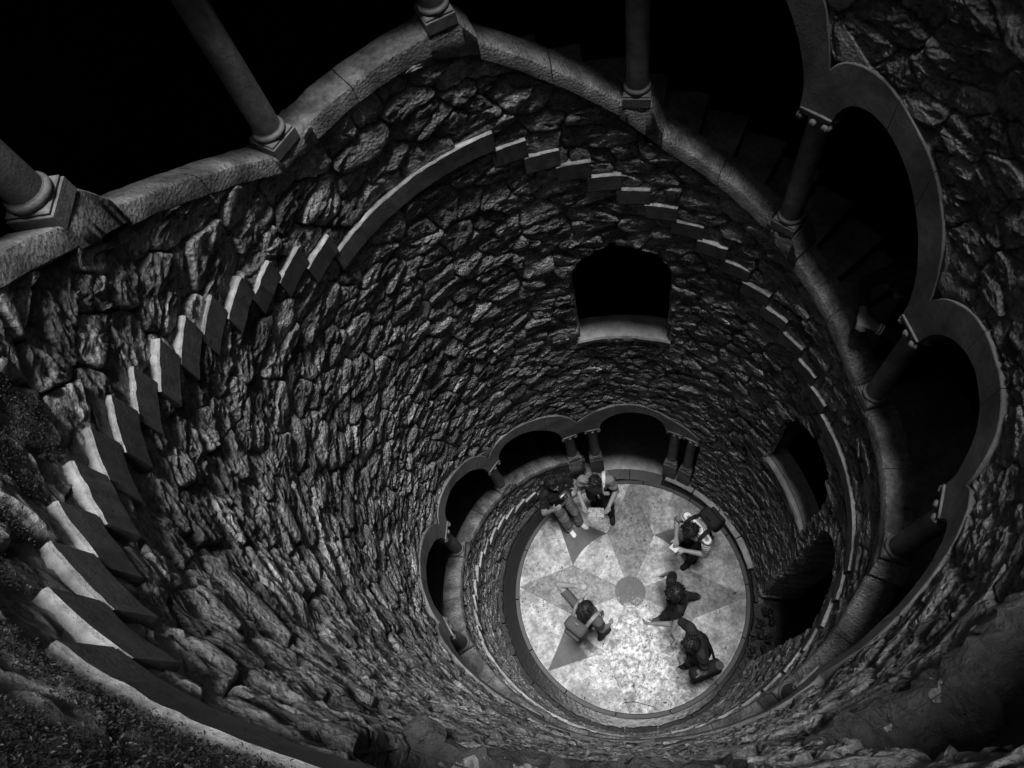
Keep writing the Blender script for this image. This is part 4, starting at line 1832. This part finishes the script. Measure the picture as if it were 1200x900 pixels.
# person with bushy dark hair striding
pe = person('person in black with bushy dark hair striding past the star centre', at_floor(0.285, -0.265), (-IR * 0.97 - IU * 0.22)[:2], 'cloth_black', 'cloth_dark', 'cloth_mid',
            (((-0.40, 0.40, -0.80), (0.25, 0.85, -0.35), (0.9, 0.1, 0.2)), ((0.45, -0.25, -0.85), (0.15, 0.30, -0.9), (-0.9, 0.2, 0))), 'bushy', 0.12, -0.10,
            ((-0.08, 0.18), (0.10, -0.34)), 'short', 0.97)

# person in dark shirt with a phone and a slung bag
pf = person('person in dark shirt holding a phone up, dark bag at the hip', at_floor(0.285, -0.590), (-IR * 0.9 - IU * 0.35)[:2], 'cloth_dark', 'cloth_black', 'cloth_black',
            (((-0.40, 0.10, -0.90), (0.25, 0.60, -0.65), (0.8, 0.1, 0.3)), ((0.50, 0.25, -0.80), (-0.45, 0.45, 0.75), (-0.9, 0.1, 0.2))), 'short', 0.16, 0.15,
            ((-0.12, 0.12), (0.12, -0.06)), 'short', 1.04)
tp = worn('phone', pf, 'black phone held up by the person in the dark shirt', 'phone')
wr_, fd_, pn_, sd2 = pf['wrists'][1]
rbox('phone_body', (0.075, 0.010, 0.15), 'device', tp, wr_ + fd_ * 0.12 + pn_ * 0.025, (0.2, 0.1, 0.2), 0.006)
rbox('screen', (0.066, 0.002, 0.138), 'cloth_mid', tp, wr_ + fd_ * 0.12 + pn_ * 0.025 + v3(0, -0.007, 0), (0.2, 0.1, 0.2), 0.0008, 1)
hb = worn('shoulder_bag', pf, 'large dark bag with a ring emblem slung beside the dark shirt person', 'bag')
rbox('bag_body', (0.15, 0.38, 0.28), 'cloth_black', hb, v3(-0.285, 0.06, 0.97), (0, 0.12, 0), 0.06, 5)
ring = lathe('ring_emblem', [(0.040, 0.0), (0.048, 0.0), (0.048, 0.004), (0.040, 0.004)], (0, 0, 0), 'cloth_mid', None, 24)
ring.parent = hb
ring.location = v3(-0.29, -0.10, 1.109)
rbox('dash_mark', (0.012, 0.07, 0.004), 'cloth_grey', hb, v3(-0.31, 0.17, 1.111), (0, 0, 0.2), 0.001, 1)
tube('strap', smooth_path([pf['up'](q) for q in ((-0.20, -0.10, 1.06), (-0.08, -0.125, 1.24), (0.06, -0.10, 1.43), (0.10, -0.01, 1.49), (0.06, 0.09, 1.40), (-0.10, 0.125, 1.20), (-0.20, 0.10, 1.06))], 8), 0.016, 'cloth_black', hb, 8, 0.4)

# person leaning on the parapet in the gallery
gth = 2.5
ga = math.radians(gth)
gp = W(1.335, gth, -29 * H)
pg = person('person in dark clothes leaning over the parapet between two arcade columns', gp[:2], (-math.cos(ga), -math.sin(ga)), 'cloth_dark', 'cloth_black', 'cloth_black',
            (((-0.35, 0.55, -0.75), (0.80, 0.55, 0.10), (0.1, 0.1, -0.9)), ((0.35, 0.55, -0.75), (-0.75, 0.60, 0.10), (-0.1, 0.1, -0.9))), 'bushy', 0.45, 0.35,
            ((-0.10, -0.05), (0.10, -0.02)), 'long', 0.97, 0, gp[2])
br = worn('bracelet', pg, 'shiny bracelet on the wrist of the person leaning over the parapet', 'bracelet')
w0, f0, n0, s0 = pg['wrists'][0]
for q in (-0.012, 0.008):
    cpt = w0 + f0 * q
    pts = [cpt + (s0 * math.cos(2 * PI * k / 20) + n0 * math.sin(2 * PI * k / 20)) * 0.036 for k in range(21)]
    tube('bangle', pts, 0.0055, 'metal', br, 8)

# ---------------------------------------------------------------- litter and ferns
def leaf_cloud(name, centers, normals, sizes, mat, label, tones):
    V, F, T = [], [], []
    for c, nrm, s, tn in zip(centers, normals, sizes, tones):
        nrm = unit(nrm)
        a_ = unit(np.cross(nrm, unit(rng.normal(0, 1, 3))))
        b_ = np.cross(nrm, a_)
        o0 = len(V)
        bend = nrm * s * rng.uniform(0.1, 0.4)
        for (x, y, k) in ((-1, 0, 0), (-0.3, 0.42, 1), (0.4, 0.36, 1), (1, 0, 0), (0.4, -0.36, 1), (-0.3, -0.42, 1)):
            V.append(c + a_ * x * s + b_ * y * s + bend * k)
        V.append(c + bend * 0.3)
        F += [(o0 + q, o0 + (q + 1) % 6, o0 + 6) for q in range(6)]
        T += [tn] * 7
    o = np_mesh(name, np.array(V), np.array(F), mat, None, True, np.array(T))
    return tag(o, label, None, None, 'stuff')


cs, ns_, ss, ts = [], [], [], []
for k in range(5200):
    th = rng.uniform(0, 360)
    r_ = 0.86 * math.sqrt(rng.random())
    p = FP(r_, th)
    # gather on the doorway arm, the far arm and near the rim opposite the doorway
    w_ = 0.25
    for m_ in (65, 155):
        if abs(wrap(th - m_)) < 16:
            w_ = 1.0
    if abs(wrap(th - 262)) < 45:
        w_ = 0.8
    if rng.random() > w_:
        continue
    cs.append(v3(p[0], p[1], 0.004))
    ns_.append(v3(rng.normal(0, 0.25), rng.normal(0, 0.25), 1))
    ss.append(rng.uniform(0.004, 0.014) * (2.2 if rng.random() < 0.05 else 1))
    ts.append(rng.uniform(0.3, 2.6))
leaf_cloud('fallen_leaves', cs, ns_, ss, 'leaf_litter', 'scattered dry leaves and grit on the star floor', ts)

twig = empty('twig', FP(0.82, 250), 'thin forked twig lying on the paving near the gutter', 'twig')
tw0 = np.array(FP(0.80, 242, 0.006))
tube('stem', [p_ - np.array(twig.location) for p_ in smooth_path([tw0, np.array(FP(0.79, 247, 0.02)), np.array(FP(0.805, 252, 0.008)), np.array(FP(0.84, 258, 0.008))], 6)], 0.004, 'leaf_litter', twig)
tube('side_shoot', [p_ - np.array(twig.location) for p_ in (np.array(FP(0.79, 247, 0.02)), np.array(FP(0.765, 248, 0.012)))], 0.003, 'leaf_litter', twig)

cs, ns_, ss, ts = [], [], [], []
for k in range(60000):
    th = rng.uniform(186, 246)
    if th > 219:
        z_ = rng.uniform(0.02, 0.42)
    else:
        zt_ = -H * math.ceil((219.98 - th) / DTH)
        z_ = zt_ + rng.uniform(0.10, 0.42)
    dens = vnoise(np.array([[math.radians(th) * 9, z_ * 9, 3.0]]), 5)[0]
    if dens < -0.10 - 0.45 * (th > 200):
        continue
    r_ = (1.004 if th < 219 else 1.001) - abs(rng.normal(0, 0.0035))
    cs.append(np.array(W(r_, th, z_)))
    a_ = math.radians(th)
    ns_.append(v3(-math.cos(a_) + rng.normal(0, 0.6), -math.sin(a_) + rng.normal(0, 0.6), rng.normal(0.35, 0.5)))
    ss.append(rng.uniform(0.002, 0.0042))
    ts.append(rng.uniform(0.4, 1.6))
leaf_cloud('creeping_fern', cs, ns_, ss, 'fern', 'fine mossy creeper covering the wall above the upper treads', ts)
